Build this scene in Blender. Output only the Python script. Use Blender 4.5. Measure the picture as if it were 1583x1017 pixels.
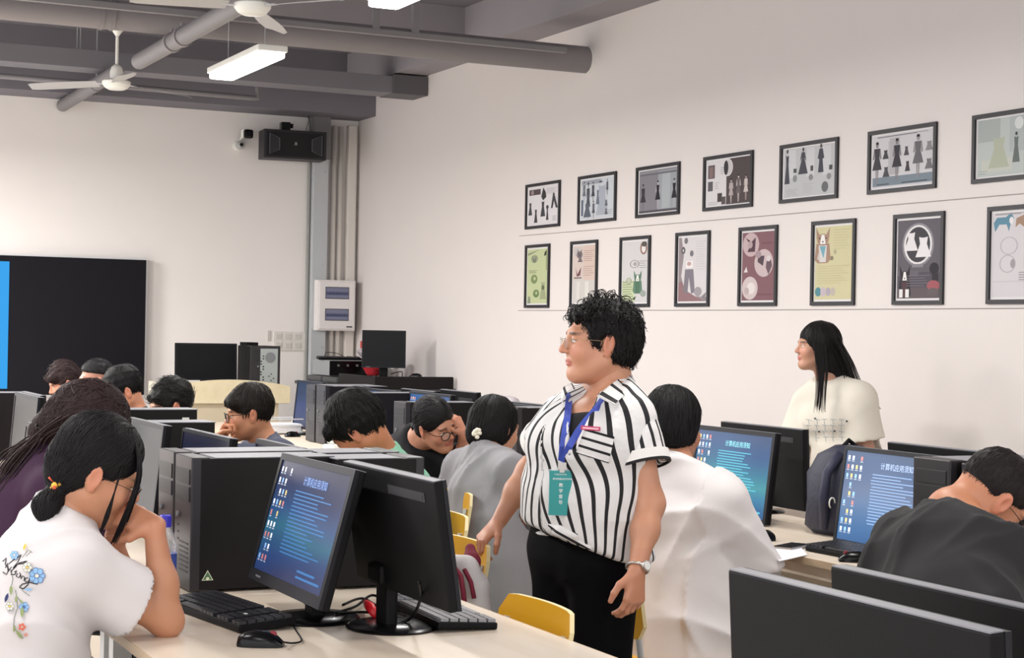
import bpy, bmesh, math, random
import numpy as np
from mathutils import Vector, Matrix
from mathutils.bvhtree import BVHTree
random.seed(7); np.random.seed(7)
for o in list(bpy.data.objects): bpy.data.objects.remove(o)
SC = bpy.context.scene; COL = SC.collection
# ------------------------------------------------------------------ camera, world, exposure, lights
FPX = 2656.0; ROLL = .0185; V0 = 510.0
FW = np.array([.432, .902, 0.]); FW /= np.linalg.norm(FW)
RT = np.array([FW[1], -FW[0], 0.]); CAM = np.array([0, 0, 1.5]); UPV = np.array([0, 0, 1.])
cd = bpy.data.cameras.new('camera'); cam = bpy.data.objects.new('camera', cd); COL.objects.link(cam)
SC.camera = cam; cd.sensor_width = 36; cd.lens = FPX / 1583 * 36; cd.clip_start = .05; cd.shift_y = 1.5 / 1583
cr, sr = math.cos(ROLL), math.sin(ROLL)
cx = RT * cr + UPV * sr; cy = UPV * cr - RT * sr        # camera axes in the room
cam.matrix_world = Matrix(((cx[0], cy[0], -FW[0], CAM[0]), (cx[1], cy[1], -FW[1], CAM[1]), (cx[2], cy[2], -FW[2], CAM[2]), (0, 0, 0, 1)))
w = bpy.data.worlds.new('world'); SC.world = w; w.use_nodes = True
w.node_tree.nodes['Background'].inputs[0].default_value = (.98, .97, 1, 1)
w.node_tree.nodes['Background'].inputs[1].default_value = 2.0
SC.view_settings.view_transform = 'Standard'; SC.view_settings.look = 'None'
SC.view_settings.gamma = 1; SC.view_settings.use_curve_mapping = False
SC.view_settings.exposure = 0.2
def area(x, y, z, sx, sy, e, col=(1, .97, .94)):
    l = bpy.data.lights.new('batten_and_fill_light', 'AREA'); l.shape = 'RECTANGLE'; l.size = sx; l.size_y = sy; l.energy = e; l.color = col
    o = bpy.data.objects.new('batten_and_fill_light', l); o.location = (x, y, z); COL.objects.link(o); return o
LIGHTS = [(3.17, 10.62), (3.17, 7.66), (3.17, 4.6), (3.17, 1.6), (-.2, 1.6), (-.2, 4.6), (-.2, 7.6), (-.2, 10.6), (3.17, -1.4), (-.2, -1.4), (-.2, 13.6)]  # the last has no fixture, an unseen fill added to brighten the front wall
for x, y in LIGHTS: area(x, y, 3.11, .18, 1.1, 24 if y < 3 else 38 if y < 6 else (46 if x > 0 else 90) if y < 9 else (52 if x > 0 else 210) if y < 12 else 350)
# ------------------------------------------------------------------ pixel -> room helpers (room point on the ray at a known X, Y, Z or depth)
def ray(u, v):
    du, dv = u - 791.5, v - V0
    l = (du * cr + dv * sr) / FPX; dn = (-du * sr + dv * cr) / FPX
    return FW + l * RT - dn * UPV
def WD(u, v, d): return CAM + ray(u, v) * d
def WZ(u, v, z): q = ray(u, v); return CAM + q * (z - 1.5) / q[2]
def WX(u, v, x): q = ray(u, v); return CAM + q * x / q[0]
def WY(u, v, y): q = ray(u, v); return CAM + q * y / q[1]
# ------------------------------------------------------------------ materials
MATS = {}
def srgb(c):
    if isinstance(c, str): c = [int(c[i:i + 2], 16) for i in (0, 2, 4)]
    return tuple(((x / 255) / 12.92 if x / 255 <= .04045 else ((x / 255 + .055) / 1.055) ** 2.4) for x in c)
def mat(name, col, rough=.6, metal=0, bump=0, bscale=60, spec=.5, vary=0, emit=0, sss=0, attr=None, sheen=0, alpha=1, trans=0):
    key = (name, str(col), rough, metal, bump, bscale, emit, attr)
    if key in MATS: return MATS[key]
    m = bpy.data.materials.new(name); m.use_nodes = True; nt = m.node_tree; b = nt.nodes['Principled BSDF']
    c = srgb(col) + (1,)
    b.inputs['Base Color'].default_value = c; b.inputs['Roughness'].default_value = rough
    b.inputs['Metallic'].default_value = metal; b.inputs['Specular IOR Level'].default_value = spec
    b.inputs['Sheen Weight'].default_value = sheen
    if sss: b.inputs['Subsurface Weight'].default_value = sss; b.inputs['Subsurface Radius'].default_value = (.01, .004, .002); b.inputs['Subsurface Scale'].default_value = .6
    if trans: b.inputs['Transmission Weight'].default_value = trans
    if alpha < 1: b.inputs['Alpha'].default_value = alpha
    if emit: b.inputs['Emission Color'].default_value = c; b.inputs['Emission Strength'].default_value = emit
    tc = nt.nodes.new('ShaderNodeTexCoord')
    src = None
    if attr:
        a = nt.nodes.new('ShaderNodeAttribute'); a.attribute_name = attr; src = a.outputs['Color']
    if vary:
        n = nt.nodes.new('ShaderNodeTexNoise'); n.inputs['Scale'].default_value = 3.2; n.inputs['Detail'].default_value = 5
        nt.links.new(tc.outputs['Object'], n.inputs['Vector'])
        mx = nt.nodes.new('ShaderNodeMix'); mx.data_type = 'RGBA'; mx.blend_type = 'MULTIPLY'; mx.inputs['Factor'].default_value = 1
        rp = nt.nodes.new('ShaderNodeMapRange'); rp.inputs['To Min'].default_value = 1 - vary; rp.inputs['To Max'].default_value = 1 + vary * .3
        nt.links.new(n.outputs['Fac'], rp.inputs['Value'])
        if src: nt.links.new(src, mx.inputs[6])
        else: mx.inputs[6].default_value = c
        nt.links.new(rp.outputs['Result'], mx.inputs[7]); src = mx.outputs[2]
    if src: nt.links.new(src, b.inputs['Base Color'])
    if bump:
        n = nt.nodes.new('ShaderNodeTexNoise'); n.inputs['Scale'].default_value = bscale; n.inputs['Detail'].default_value = 3
        nt.links.new(tc.outputs['Object'], n.inputs['Vector'])
        bp = nt.nodes.new('ShaderNodeBump'); bp.inputs['Strength'].default_value = bump; bp.inputs['Distance'].default_value = .01
        nt.links.new(n.outputs['Fac'], bp.inputs['Height']); nt.links.new(bp.outputs['Normal'], b.inputs['Normal'])
    MATS[key] = m; return m
# ------------------------------------------------------------------ objects
def link(name, me, mats, parent=None, smooth=False):
    o = bpy.data.objects.new(name, me); COL.objects.link(o)
    for m in (mats if isinstance(mats, (list, tuple)) else [mats]): me.materials.append(m)
    if smooth:
        for p in me.polygons: p.use_smooth = True
    if parent is not None: o.parent = parent
    return o
def tag(o, label=None, cat=None, group=None, kind=None):
    if label: o['label'] = label
    if cat: o['category'] = cat
    if group: o['group'] = group
    if kind: o['kind'] = kind
    return o
def thing(name, label, cat, loc=(0, 0, 0), rz=0, group=None):
    o = bpy.data.objects.new(name, None); COL.objects.link(o); o.empty_display_size = .1
    o.location = [float(q) for q in loc]; o.rotation_euler = (0, 0, rz)
    return tag(o, label, cat, group)
def copy_tree(o, parent=None):
    c = o.copy(); COL.objects.link(c)
    if parent is not None: c.parent = parent
    for ch in list(o.children): copy_tree(ch, c)
    return c
class MB:
    def __init__(s): s.v = []; s.f = []; s.m = []
    def add(s, vs, fs, m=0):
        n = len(s.v); s.v += [tuple(float(q) for q in p) for p in vs]; s.f += [tuple(i + n for i in f) for f in fs]; s.m += [m] * len(fs); return s
    def box(s, c, d, m=0, bev=0, R=None):
        """centre, full sizes, optional bevel and rotation matrix"""
        if bev > 0:
            bm = bmesh.new(); bmesh.ops.create_cube(bm, size=1)
            for v in bm.verts: v.co = Vector((v.co.x * d[0], v.co.y * d[1], v.co.z * d[2]))
            bmesh.ops.bevel(bm, geom=list(bm.edges), offset=min(bev, min(d) * .45), segments=2, affect='EDGES', profile=.6)
            bm.verts.index_update(); vs = [v.co.copy() for v in bm.verts]; fs = [[q.index for q in f.verts] for f in bm.faces]; bm.free()
        else:
            vs = [Vector((x * d[0] / 2, y * d[1] / 2, z * d[2] / 2)) for x in (-1, 1) for y in (-1, 1) for z in (-1, 1)]
            fs = [(0, 1, 3, 2), (4, 6, 7, 5), (0, 4, 5, 1), (2, 3, 7, 6), (0, 2, 6, 4), (1, 5, 7, 3)]
        if R is not None: vs = [R @ v for v in vs]
        c = Vector([float(q) for q in c]); return s.add([v + c for v in vs], fs, m)
    def tube(s, pts, r, n=8, m=0, caps=True, closed=False):
        pts = [Vector([float(q) for q in p]) for p in pts]; k = len(pts); rs = r if isinstance(r, (list, tuple)) else [r] * k
        base = len(s.v); prev = None; vs = []
        for i, p in enumerate(pts):
            if closed: t = pts[(i + 1) % k] - pts[i - 1]
            else: t = pts[min(i + 1, k - 1)] - pts[max(i - 1, 0)]
            if t.length < 1e-9: t = Vector((0, 0, 1))
            t.normalize()
            if prev is None:
                a = Vector((0, 0, 1)) if abs(t.z) < .9 else Vector((1, 0, 0)); u = t.cross(a).normalized()
            else: u = (prev - t * prev.dot(t)).normalized()
            prev = u; w_ = t.cross(u)
            for j in range(n):
                an = 2 * math.pi * j / n; vs.append(p + (u * math.cos(an) + w_ * math.sin(an)) * rs[i])
        fs = []
        for i in range(k if closed else k - 1):
            for j in range(n):
                a = i * n + j; b = i * n + (j + 1) % n; c = ((i + 1) % k) * n + (j + 1) % n; d = ((i + 1) % k) * n + j; fs.append((a, b, c, d))
        if caps and not closed: fs.append(tuple(reversed(range(n)))); fs.append(tuple((k - 1) * n + j for j in range(n)))
        return s.add(vs, fs, m)
    def cyl(s, a, b, r, n=20, m=0, r2=None): return s.tube([a, b], [r, r if r2 is None else r2], n, m)
    def prism(s, poly, z0, z1, m=0, T=None):
        """poly in xy extruded along z; T maps (x,y,z)->point"""
        n = len(poly); vs = [(x, y, z0) for x, y in poly] + [(x, y, z1) for x, y in poly]
        if T: vs = [T(*v) for v in vs]
        fs = [tuple(reversed(range(n))), tuple(range(n, 2 * n))] + [(i, (i + 1) % n, n + (i + 1) % n, n + i) for i in range(n)]
        return s.add(vs, fs, m)
    def lathe(s, prof, c=(0, 0, 0), n=24, m=0):
        vs = []; fs = []; k = len(prof)
        for r, z in prof:
            for j in range(n): a = 2 * math.pi * j / n; vs.append((c[0] + r * math.cos(a), c[1] + r * math.sin(a), c[2] + z))
        for i in range(k - 1):
            for j in range(n): fs.append((i * n + j, i * n + (j + 1) % n, (i + 1) * n + (j + 1) % n, (i + 1) * n + j))
        fs.append(tuple(reversed(range(n)))); fs.append(tuple((k - 1) * n + j for j in range(n)))
        return s.add(vs, fs, m)
    def ell(s, c, r, n=16, m=0, R=None):
        vs = []; fs = []; h = n // 2
        for i in range(1, h):
            th = math.pi * i / h
            for j in range(n): ph = 2 * math.pi * j / n; vs.append(Vector((r[0] * math.sin(th) * math.cos(ph), r[1] * math.sin(th) * math.sin(ph), r[2] * math.cos(th))))
        vs += [Vector((0, 0, r[2])), Vector((0, 0, -r[2]))]
        for i in range(h - 2):
            for j in range(n): fs.append((i * n + j, (i + 1) * n + j, (i + 1) * n + (j + 1) % n, i * n + (j + 1) % n))
        t = len(vs) - 2
        for j in range(n): fs.append((t, j, (j + 1) % n)); fs.append((t + 1, (h - 2) * n + (j + 1) % n, (h - 2) * n + j))
        if R is not None: vs = [R @ v for v in vs]
        c = Vector([float(q) for q in c]); return s.add([v + c for v in vs], fs, m)
    def build(s, name, mats, parent=None, smooth=False, angle=None):
        me = bpy.data.meshes.new(name); me.from_pydata(s.v, [], s.f); me.update()
        for p, m in zip(me.polygons, s.m): p.material_index = m
        o = link(name, me, mats, parent)
        if smooth:
            for p in me.polygons: p.use_smooth = True
            if angle: me.set_sharp_from_angle(angle=math.radians(angle))
        return o
def text_obj(txt, size, M, m, name, parent=None, depth=.0006):
    """text as a mesh in the XY plane, centred, then moved by matrix M (relative to parent)"""
    c = bpy.data.curves.new('lettering', 'FONT'); c.body = txt; c.size = size; c.extrude = depth; c.align_x = 'CENTER'; c.align_y = 'CENTER'; c.resolution_u = 2
    t = bpy.data.objects.new('lettering', c); COL.objects.link(t); bpy.context.view_layer.update()
    me = bpy.data.meshes.new_from_object(t.evaluated_get(bpy.context.evaluated_depsgraph_get())); bpy.data.objects.remove(t)
    me.transform(M); me.materials.clear()
    return link(name, me, m, parent)
def Rz(a): return Matrix.Rotation(a, 3, 'Z')
def Ry(a): return Matrix.Rotation(a, 3, 'Y')
def Rx(a): return Matrix.Rotation(a, 3, 'X')
# ------------------------------------------------------------------ common materials
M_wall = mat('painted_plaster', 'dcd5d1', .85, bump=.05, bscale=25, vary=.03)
M_wallF = mat('brightened_front_plaster', 'ece7e3', .85, bump=.05, bscale=25, vary=.03)  # paler than the side wall's plaster to make up for weaker light here
M_ceil = mat('grey_ceiling_paint', '76737a', .8, bump=.1, bscale=14, vary=.10)
M_duct = mat('grey_duct_paint', '827d7e', .6, vary=.08)
M_pipe = mat('grey_pipe_paint', '7c797a', .55, vary=.08)
M_floor = mat('floor_tiles', 'b9b3ab', .35)
M_white = mat('white_enamel', 'e8e8e0', .35)
M_black = mat('black_plastic', '0a0a0c', .55, spec=.16, bump=.03, bscale=300)
M_black2 = mat('dark_brown_plastic', '151213', .5, spec=.2, bump=.03, bscale=300)
M_blackg = mat('glossy_black_plastic', '08080a', .25, spec=.25)
M_grey = mat('grey_plastic', '6c6c70', .5)
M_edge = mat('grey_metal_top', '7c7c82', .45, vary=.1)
M_chrome = mat('chrome', 'd0d0d0', .2, metal=1)
M_yel = mat('yellow_laminate', 'd9a010', .38, vary=.08)
M_yedge = mat('cream_laminate_edge', 'e9d8a6', .5)
M_frame = mat('pale_grey_steel', 'c4c6c6', .4)
def wood_mat(name, c1, c2, rough=.32):
    m = bpy.data.materials.new(name); m.use_nodes = True; nt = m.node_tree; b = nt.nodes['Principled BSDF']; b.inputs['Roughness'].default_value = rough
    tc = nt.nodes.new('ShaderNodeTexCoord'); mp = nt.nodes.new('ShaderNodeMapping'); mp.inputs['Scale'].default_value = (7, .8, 7)
    n = nt.nodes.new('ShaderNodeTexNoise'); n.inputs['Scale'].default_value = 2.5; n.inputs['Detail'].default_value = 6
    r = nt.nodes.new('ShaderNodeValToRGB'); r.color_ramp.elements[0].position = .3; r.color_ramp.elements[1].position = .7
    r.color_ramp.elements[0].color = srgb(c1) + (1,); r.color_ramp.elements[1].color = srgb(c2) + (1,)
    nt.links.new(tc.outputs['Object'], mp.inputs['Vector']); nt.links.new(mp.outputs[0], n.inputs['Vector']); nt.links.new(n.outputs['Fac'], r.inputs[0]); nt.links.new(r.outputs[0], b.inputs['Base Color'])
    return m
M_desk = wood_mat('pale_maple_laminate', 'd6c6b2', 'e0d3c2'); M_dedge = mat('desk_edge_band', 'bfa98c', .5); M_lect = wood_mat('cream_wood', 'd6c8a4', 'dfd3b2', .45)
# ------------------------------------------------------------------ setting
def struct(o): o['kind'] = 'structure'; return o
XW, YW = 5.92, 15.96
struct(MB().box((1, 7, -.05), (11, 22, .1)).build('floor', M_floor))
nt = M_floor.node_tree; bk = nt.nodes.new('ShaderNodeTexBrick'); bk.offset = 0; bk.inputs['Scale'].default_value = 1; bk.inputs['Brick Width'].default_value = .6; bk.inputs['Row Height'].default_value = .6; bk.inputs['Mortar Size'].default_value = .004
bk.inputs['Color1'].default_value = srgb('c4beb6') + (1,); bk.inputs['Color2'].default_value = srgb('bcb6ae') + (1,); bk.inputs['Mortar'].default_value = srgb('6f6b66') + (1,)
tc = nt.nodes.new('ShaderNodeTexCoord'); nt.links.new(tc.outputs['Object'], bk.inputs['Vector']); nt.links.new(bk.outputs['Color'], nt.nodes['Principled BSDF'].inputs['Base Color'])
M_beam = mat('grey_beam_paint', '959093', .8, bump=.1, bscale=14, vary=.08)
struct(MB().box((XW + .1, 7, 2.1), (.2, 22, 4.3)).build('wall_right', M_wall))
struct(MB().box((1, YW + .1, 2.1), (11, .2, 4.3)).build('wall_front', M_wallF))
struct(MB().box((1, 7, 4.2), (11, 22, .2)).build('ceiling', M_ceil))
c = MB()   # deep ceiling beams
c.box((1.2, 15.72, 3.83), (9.44, .48, .6)); struct(c.build('trim_1', M_ceil))
c = MB().box((5.77, 5.5, 3.94), (.3, 20.0, .36)); struct(c.build('trim_2', M_beam))
c = MB().box((1.1, 12.9, 3.94), (9.04, .35, .36)); struct(c.build('trim_3', M_beam))
c = MB().box((1.1, 8.6, 3.94), (9.04, .35, .36)); struct(c.build('trim_4', M_beam))
struct(MB().box((5.905, 5.5, .06), (.03, 19, .12)).build('baseboard_right', mat('baseboard_grey', '8a8580', .5)))
struct(MB().box((1.2, 15.945, .06), (9.4, .03, .12)).build('baseboard_front', mat('baseboard_grey', '8a8580', .5)))
# steel column cover in the corner with white conduits
M_cover = mat('galvanised_cover', 'b9bdbf', .4, vary=.05)
m = MB(); m.box((5.50, 15.88, 2.95), (.17, .16, 1.15)); m2 = MB(); m2.box((5.505, 15.90, 1.72), (.15, .12, 3.42), bev=.004)
for z in (3.0, 2.1, 1.3): m2.cyl((5.54, 15.838, z), (5.54, 15.83, z), .008, 8)
col_o = thing('cable_riser', 'pale grey vertical metal cable riser beside the room corner, running behind the white breaker box', 'cable cover', (5.5, 15.9, 0))
def bld(mb, name, mt, parent, **k):
    o = mb.build(name, mt, parent, **k)
    L = Vector(parent.location); 
    R = parent.rotation_euler.to_matrix().inverted()
    for v in o.data.vertices: v.co = R @ (v.co - L)
    return o
m = MB().box((5.50, 15.885, 3.33), (.17, .14, .42)); bld(m, 'grey_head_box', M_pipe, col_o); bld(m2, 'cover', M_cover, col_o)
m = MB().box((5.41, 15.93, 1.75), (.018, .04, 3.5)); bld(m, 'side_channel', mat('dull_metal', '9b9b97', .5), col_o)
for i, (x, r_) in enumerate(((5.66, .026), (5.73, .024))):
    q = MB().tube([(x, 15.92, 0), (x, 15.92, 3.46)], r_, 12)
    tag(q.build('conduit', mat('white_pvc', 'dad4cc', .5), smooth=True), ('white plastic conduit running up the wall next to the grey cable riser', 'thin white plastic conduit up the wall, second to the right of the grey riser')[i], 'pipe')
q = MB().box((5.84, 15.92, 1.74), (.09, .08, 3.47), bev=.01); tag(q.build('conduit', mat('white_pvc', 'dad4cc', .5)), 'wide white boxed conduit filling the very corner of the room', 'pipe')
# ceiling services
def simple(mb, name, mt, label, cat, group=None, **k): return tag(mb.build(name, mt, **k), label, cat, group)
rd = thing('round_duct', 'thick grey round ceiling duct running across the room into the right wall', 'duct', (0, 11.15, 3.48))
bld(MB().tube([(-3, 11.15, 3.49), (5.92, 11.15, 3.49)], .098, 32), 'pipe', M_duct, rd, smooth=True, angle=60)
bld(MB().cyl((5.90, 11.15, 3.49), (5.919, 11.15, 3.49), .106, 32), 'wall_collar', M_white, rd, smooth=True, angle=60)
for x in (2.35, 2.42): bld(MB().tube([(x, 11.15, 3.49), (x + .02, 11.15, 3.49)], .105, 32), 'clamp', M_duct, rd, smooth=True, angle=60)
rd2 = thing('cable_trunking', 'flat grey cable trunking across the ceiling, ending near the room corner', 'trunking', (0, 14.3, 3.6))
bld(MB().box((1.35, 14.35, 3.655), (8.7, .30, .15), bev=.004), 'trunk', mat('grey_trunking', '77757a', .55, vary=.06), rd2)
bld(MB().box((5.75, 14.35, 3.66), (.33, .34, .17), bev=.004), 'end_box', mat('grey_endbox', '5c5a5c', .6), rd2)
rd3 = thing('cable_tray', 'slim grey ceiling cable tray in front of the thick round duct', 'cable tray', (0, 10.75, 3.5))
bld(MB().box((1.2, 10.7, 3.462), (8.6, .05, .035)), 'tray', M_pipe, rd3)
for u in (391, 580, 641):
    p = WY(u, 50, 10.7); bld(MB().box((p[0], 10.69, 3.78), (.045, .03, .62)), 'hanger', M_pipe, rd3)
e1 = WX(215, 95, 2.72)
g = thing('round_pipe', 'grey round pipe with a rounded end crossing under the thick duct', 'pipe', e1)
bld(MB().tube([e1, (e1[0], 5.0, e1[2])], .054, 24), 'pipe', M_pipe, g, smooth=True, angle=60)
bld(MB().cyl((e1[0], e1[1] - .002, e1[2]), (e1[0], e1[1] + .006, e1[2]), .050, 24), 'end_cap', mat('dark_opening', '3b3a3d', .7), g, smooth=True, angle=60)
for y in (e1[1] - .9, e1[1] - 1.15, 8.0):
    bld(MB().cyl((e1[0], y - .025, e1[2]), (e1[0], y + .025, e1[2]), .064, 24), 'clamp', M_duct, g, smooth=True, angle=60)
    if y != e1[1] - 1.15 + 9: bld(MB().box((e1[0], y, e1[2] + .06), (.03, .03, .05)), 'clamp_bolt', M_duct, g)
bld(MB().cyl((e1[0], 8.0, e1[2] + .05), (e1[0], 8.0, 4.1), .006, 8), 'rod', M_frame, g)
e2 = WX(97, 163, 3.04); f2 = WX(181, 110, 3.04)
g = thing('round_pipe', 'short grey round pipe hanging near the far fan, its open end over the front board', 'pipe', e2)
bld(MB().tube([e2, f2], .056, 24), 'pipe', M_pipe, g, smooth=True, angle=60)
bld(MB().cyl((e2[0], e2[1] - .002, e2[2]), (e2[0], e2[1] + .006, e2[2]), .052, 24), 'end_cap', mat('dark_opening', '3b3a3d', .7), g, smooth=True, angle=60)
c0 = e2 * .35 + f2 * .65
bld(MB().cyl((c0[0], c0[1] - .03, c0[2]), (c0[0], c0[1] + .03, c0[2]), .064, 24), 'clamp', M_duct, g, smooth=True, angle=60); bld(MB().cyl((c0[0], c0[1], c0[2]), (c0[0], c0[1], 4.1), .006, 8), 'rod', M_frame, g)
q = MB(); a = WY(-60, 112, 14.7); b_ = WY(398, 152, 14.7); q.tube([a, b_ - np.array([.06, 0, 0]), b_, b_ + np.array([0, 0, .06]), b_ + np.array([0, 0, .5])], .024, 10)
simple(q, 'steel_conduit', M_pipe, 'thin grey steel pipe along the front ceiling, bent up at its right end', 'pipe', smooth=True)
q = MB(); p = WY(72, 10, 9.6)
q.box((p[0], 9.6, 3.72), (.06, .04, .6)); q.box((p[0] - .0, 9.52, 3.42), (.06, .2, .012)); q.box((p[0], 9.42, 3.45), (.06, .012, .07))
simple(q, 'hanging_bracket', M_pipe, 'small grey L-shaped bracket hanging at the top left', 'bracket')
for i, u in enumerate((119, 124)):
    p = WY(u, 80, 14.35); q = MB().cyl((p[0], 14.35, 3.72), (p[0], 14.35, 4.1), .005, 6); simple(q, 'hanger_rod', M_frame, ('left' if i == 0 else 'right') + ' one of two thin steel rods above the trunking left of the far fan', 'rod', 'thin rods left of the far fan')
# battens
M_tube = mat('lit_tube', 'fffdf8', .5, emit=6)
for i, (x, y) in enumerate(LIGHTS[:10]):
    lab = {0: 'lit white ceiling light batten with both ends showing, right of the far fan', 1: 'lit ceiling light batten cut by the top edge of the picture'}.get(i, 'lit ceiling light batten out of the picture overhead')
    t = thing('ceiling_light', lab, 'light', (x, y, 3.15), 0, None if i < 2 else 'light battens overhead')
    MB().box((0, 0, .035), (.19, 1.14, .04), bev=.008).build('housing', M_white, t)
    MB().box((0, 0, .0), (.17, 1.12, .045), bev=.02).build('diffuser', M_tube, t)
    for s_ in (-.4, .4): MB().cyl((0, s_, .05), (0, s_, .95), .0022, 6).build('hanger', M_frame, t)
# fans
def fan(x, y, label, rot, z=3.33, sc=1):
    t = thing('ceiling_fan', label, 'fan', (x, y, z), rot); t.scale = (sc, sc, sc)
    MB().lathe([(.0, -.045), (.06, -.043), (.085, -.03), (.1, -.012), (.108, .0), (.108, .02), (.09, .03), (.045, .04)], n=32).build('motor_housing', M_white, t, smooth=True, angle=50)
    MB().lathe([(.05, .03), (.052, .09), (.04, .13), (.02, .15)], n=24).build('motor_cap', M_white, t, smooth=True, angle=50)
    MB().cyl((0, 0, .14), (0, 0, (4.1 - z) / sc), .0125, 12).build('down_rod', M_white, t, smooth=True, angle=50)
    MB().lathe([(.014, .50 - .13), (.05, .42), (.052, .44)], n=20).build('canopy', M_white, t, smooth=True, angle=50)
    for k in range(3):
        m = MB(); R = Rz(k * 2 * math.pi / 3); vs = []; n = 14
        for i in range(n + 1):
            q = i / n; r_ = .15 + q * .56; wd = .05 + .025 * math.sin(q * 2.6); 
            if i == n: wd *= .6
            for s_ in (-1, 1):
                for h in (-.0015, .0015): vs.append(R @ Vector((r_, s_ * wd, .004 + s_ * .014 + h - q * .02)))
        fs = []
        for i in range(n):
            a = i * 4; b2 = a + 4; fs += [(a, b2, b2 + 2, a + 2), (a + 1, a + 3, b2 + 3, b2 + 1), (a, a + 1, b2 + 1, b2), (a + 2, b2 + 2, b2 + 3, a + 3)]
        fs += [(0, 2, 3, 1), (n * 4, n * 4 + 1, n * 4 + 3, n * 4 + 2)]
        m.add(vs, fs); bl = m.build('blade', mat('fan_blade_grey', 'b5b3b2', .4), t, smooth=True, angle=40)
        MB().box(R @ Vector((.125, 0, .004)), (.12, .03, .006), R=R).build('blade_arm', M_frame, bl)
    return t
fan(2.927, 13.22, 'white ceiling fan fully in view with its rod, left of the far batten light', .42)
fan(2.93 * .88, 9.70 * .88, 'white ceiling fan cut by the top of the picture, nearer than the other', 1.05, 1.5 + 1.85 * .88, .88)
# speaker
p = WY(407, 222, 15.55); p2 = WY(503, 222, 15.35)
t = thing('wall_speaker', 'wide black wall speaker mounted high beside the room corner', 'speaker', (5.14, 15.62, 3.21), -.10)
MB().box((0, .02, 0), (.60, .26, .27), bev=.006).build('cabinet', mat('black_vinyl', '1f1b20', .5), t)
MB().prism([(-.27, -.115), (.27, -.115), (.27, .11), (-.27, .11)], 0, .018, T=lambda x, y, z: (x, -.11 - z, y)).build('grille', mat('black_cloth_grille', '0b0b0d', .8, bump=.3, bscale=900), t)
for s_ in (-1, 1):
    MB().prism([(s_ * .25, -.10), (s_ * .155, -.055), (s_ * .155, .05), (s_ * .25, .095)], 0, .006, T=lambda x, y, z: (x, -.129 - z, y)).build('side_horn', mat('dark_horn', '16161a', .4), t)
    MB().tube([(s_ * .25, -.134, -.10), (s_ * .155, -.134, -.055), (s_ * .155, -.134, .05), (s_ * .25, -.134, .095)], .004, 6, closed=True).build('horn_rim', mat('horn_rim', '55555c', .4), t)
MB().box((0, -.131, .012), (.02, .004, .012)).box((0, -.131, -.004), (.028, .004, .006)).build('emblem', mat('silver_mark', 'a8a8a8', .4), t)
MB().box((-.09, -.05, .17), (.09, .10, .08), bev=.008).box((-.05, .1, .19), (.03, .28, .03)).cyl((-.025, -.05, .16), (-.025, -.05, .2), .014).build('bracket', M_blackg, t)
MB().tube([(.12, 0, .14), (.17, .1, .25), (.19, .2, .33)], .003, 6).tube([(.17, 0, .14), (.18, .1, .26), (.19, .2, .33)], .003, 6).build('cable', M_black, t)
# security cameras
p = WY(381, 208, 15.75)
t = thing('security_camera', 'small white and black box security camera on the front wall, left of the speaker', 'camera', (p[0], 15.75, p[2]))
MB().box((0, .0, .01), (.075, .14, .08), bev=.012).build('housing', M_white, t); MB().box((0.0, -.06, .0), (.088, .06, .085), bev=.02).build('front', M_blackg, t)
MB().cyl((0, .03, 0), (0, .205, -.03), .012).build('arm', M_white, t); MB().cyl((0, -.085, 0), (0, -.095, 0), .022).build('lens', M_blackg, t)
p = WY(372, 224, 15.85)
t = thing('dome_camera', 'small white dome camera just below the box camera on the front wall', 'camera', (p[0], 15.86, p[2]))
MB().cyl((0, .02, 0), (0, .10, 0), .045).build('mount', M_white, t, smooth=True, angle=40); MB().ell((0, 0, 0), (.04, .04, .04)).build('ball', mat('grey_ball', 'a9a9a6', .3), t, smooth=True); MB().ell((0, -.03, 0), (.018, .018, .018)).build('lens', M_blackg, t, smooth=True)
q = MB().tube([WY(388, 206, 15.94), WY(398, 203, 15.94), WY(420, 200, 15.94)], .004, 6); simple(q, 'camera_cable', M_white, 'thin white cable on the wall from the box camera to the speaker', 'cable')
# breaker box
a = WY(487, 433, 15.84); b_ = WY(542, 511, 15.84); cxx = (a[0] + b_[0]) / 2; czz = (a[2] + b_[2]) / 2
t = thing('breaker_box', 'white wall breaker box with two dark breaker windows', 'electrical panel', (cxx, 15.83, czz))
MB().box((0, 0, 0), (.385, .19, .49), bev=.006).build('cabinet', mat('white_steel', 'e2ddda', .4), t); MB().box((0, -.1, 0), (.36, .015, .46), bev=.005).build('door', mat('white_steel', 'e2ddda', .4), t)
for z in (.12, -.09):
    MB().box((.0, -.108, z), (.24, .006, .115)).build('window_frame', mat('dark_rim', '3c3c44', .4), t)
    MB().box((.0, -.111, z), (.226, .004, .10)).build('window_pane', mat('blue_grey_glass', '757990', .25), t)
    m = MB(); m.box((0, -.114, z - .012), (.22, .002, .012))
    for k in range(10): m.box((-.1 + k * .0222, -.114, z), (.014, .003, .022))
    m.build('breakers', mat('breaker_dark', '3a4265', .4), t)
MB().box((.13, -.109, -.205), (.06, .003, .014)).build('name_plate', mat('dark_plate', '50504e', .4), t)
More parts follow.
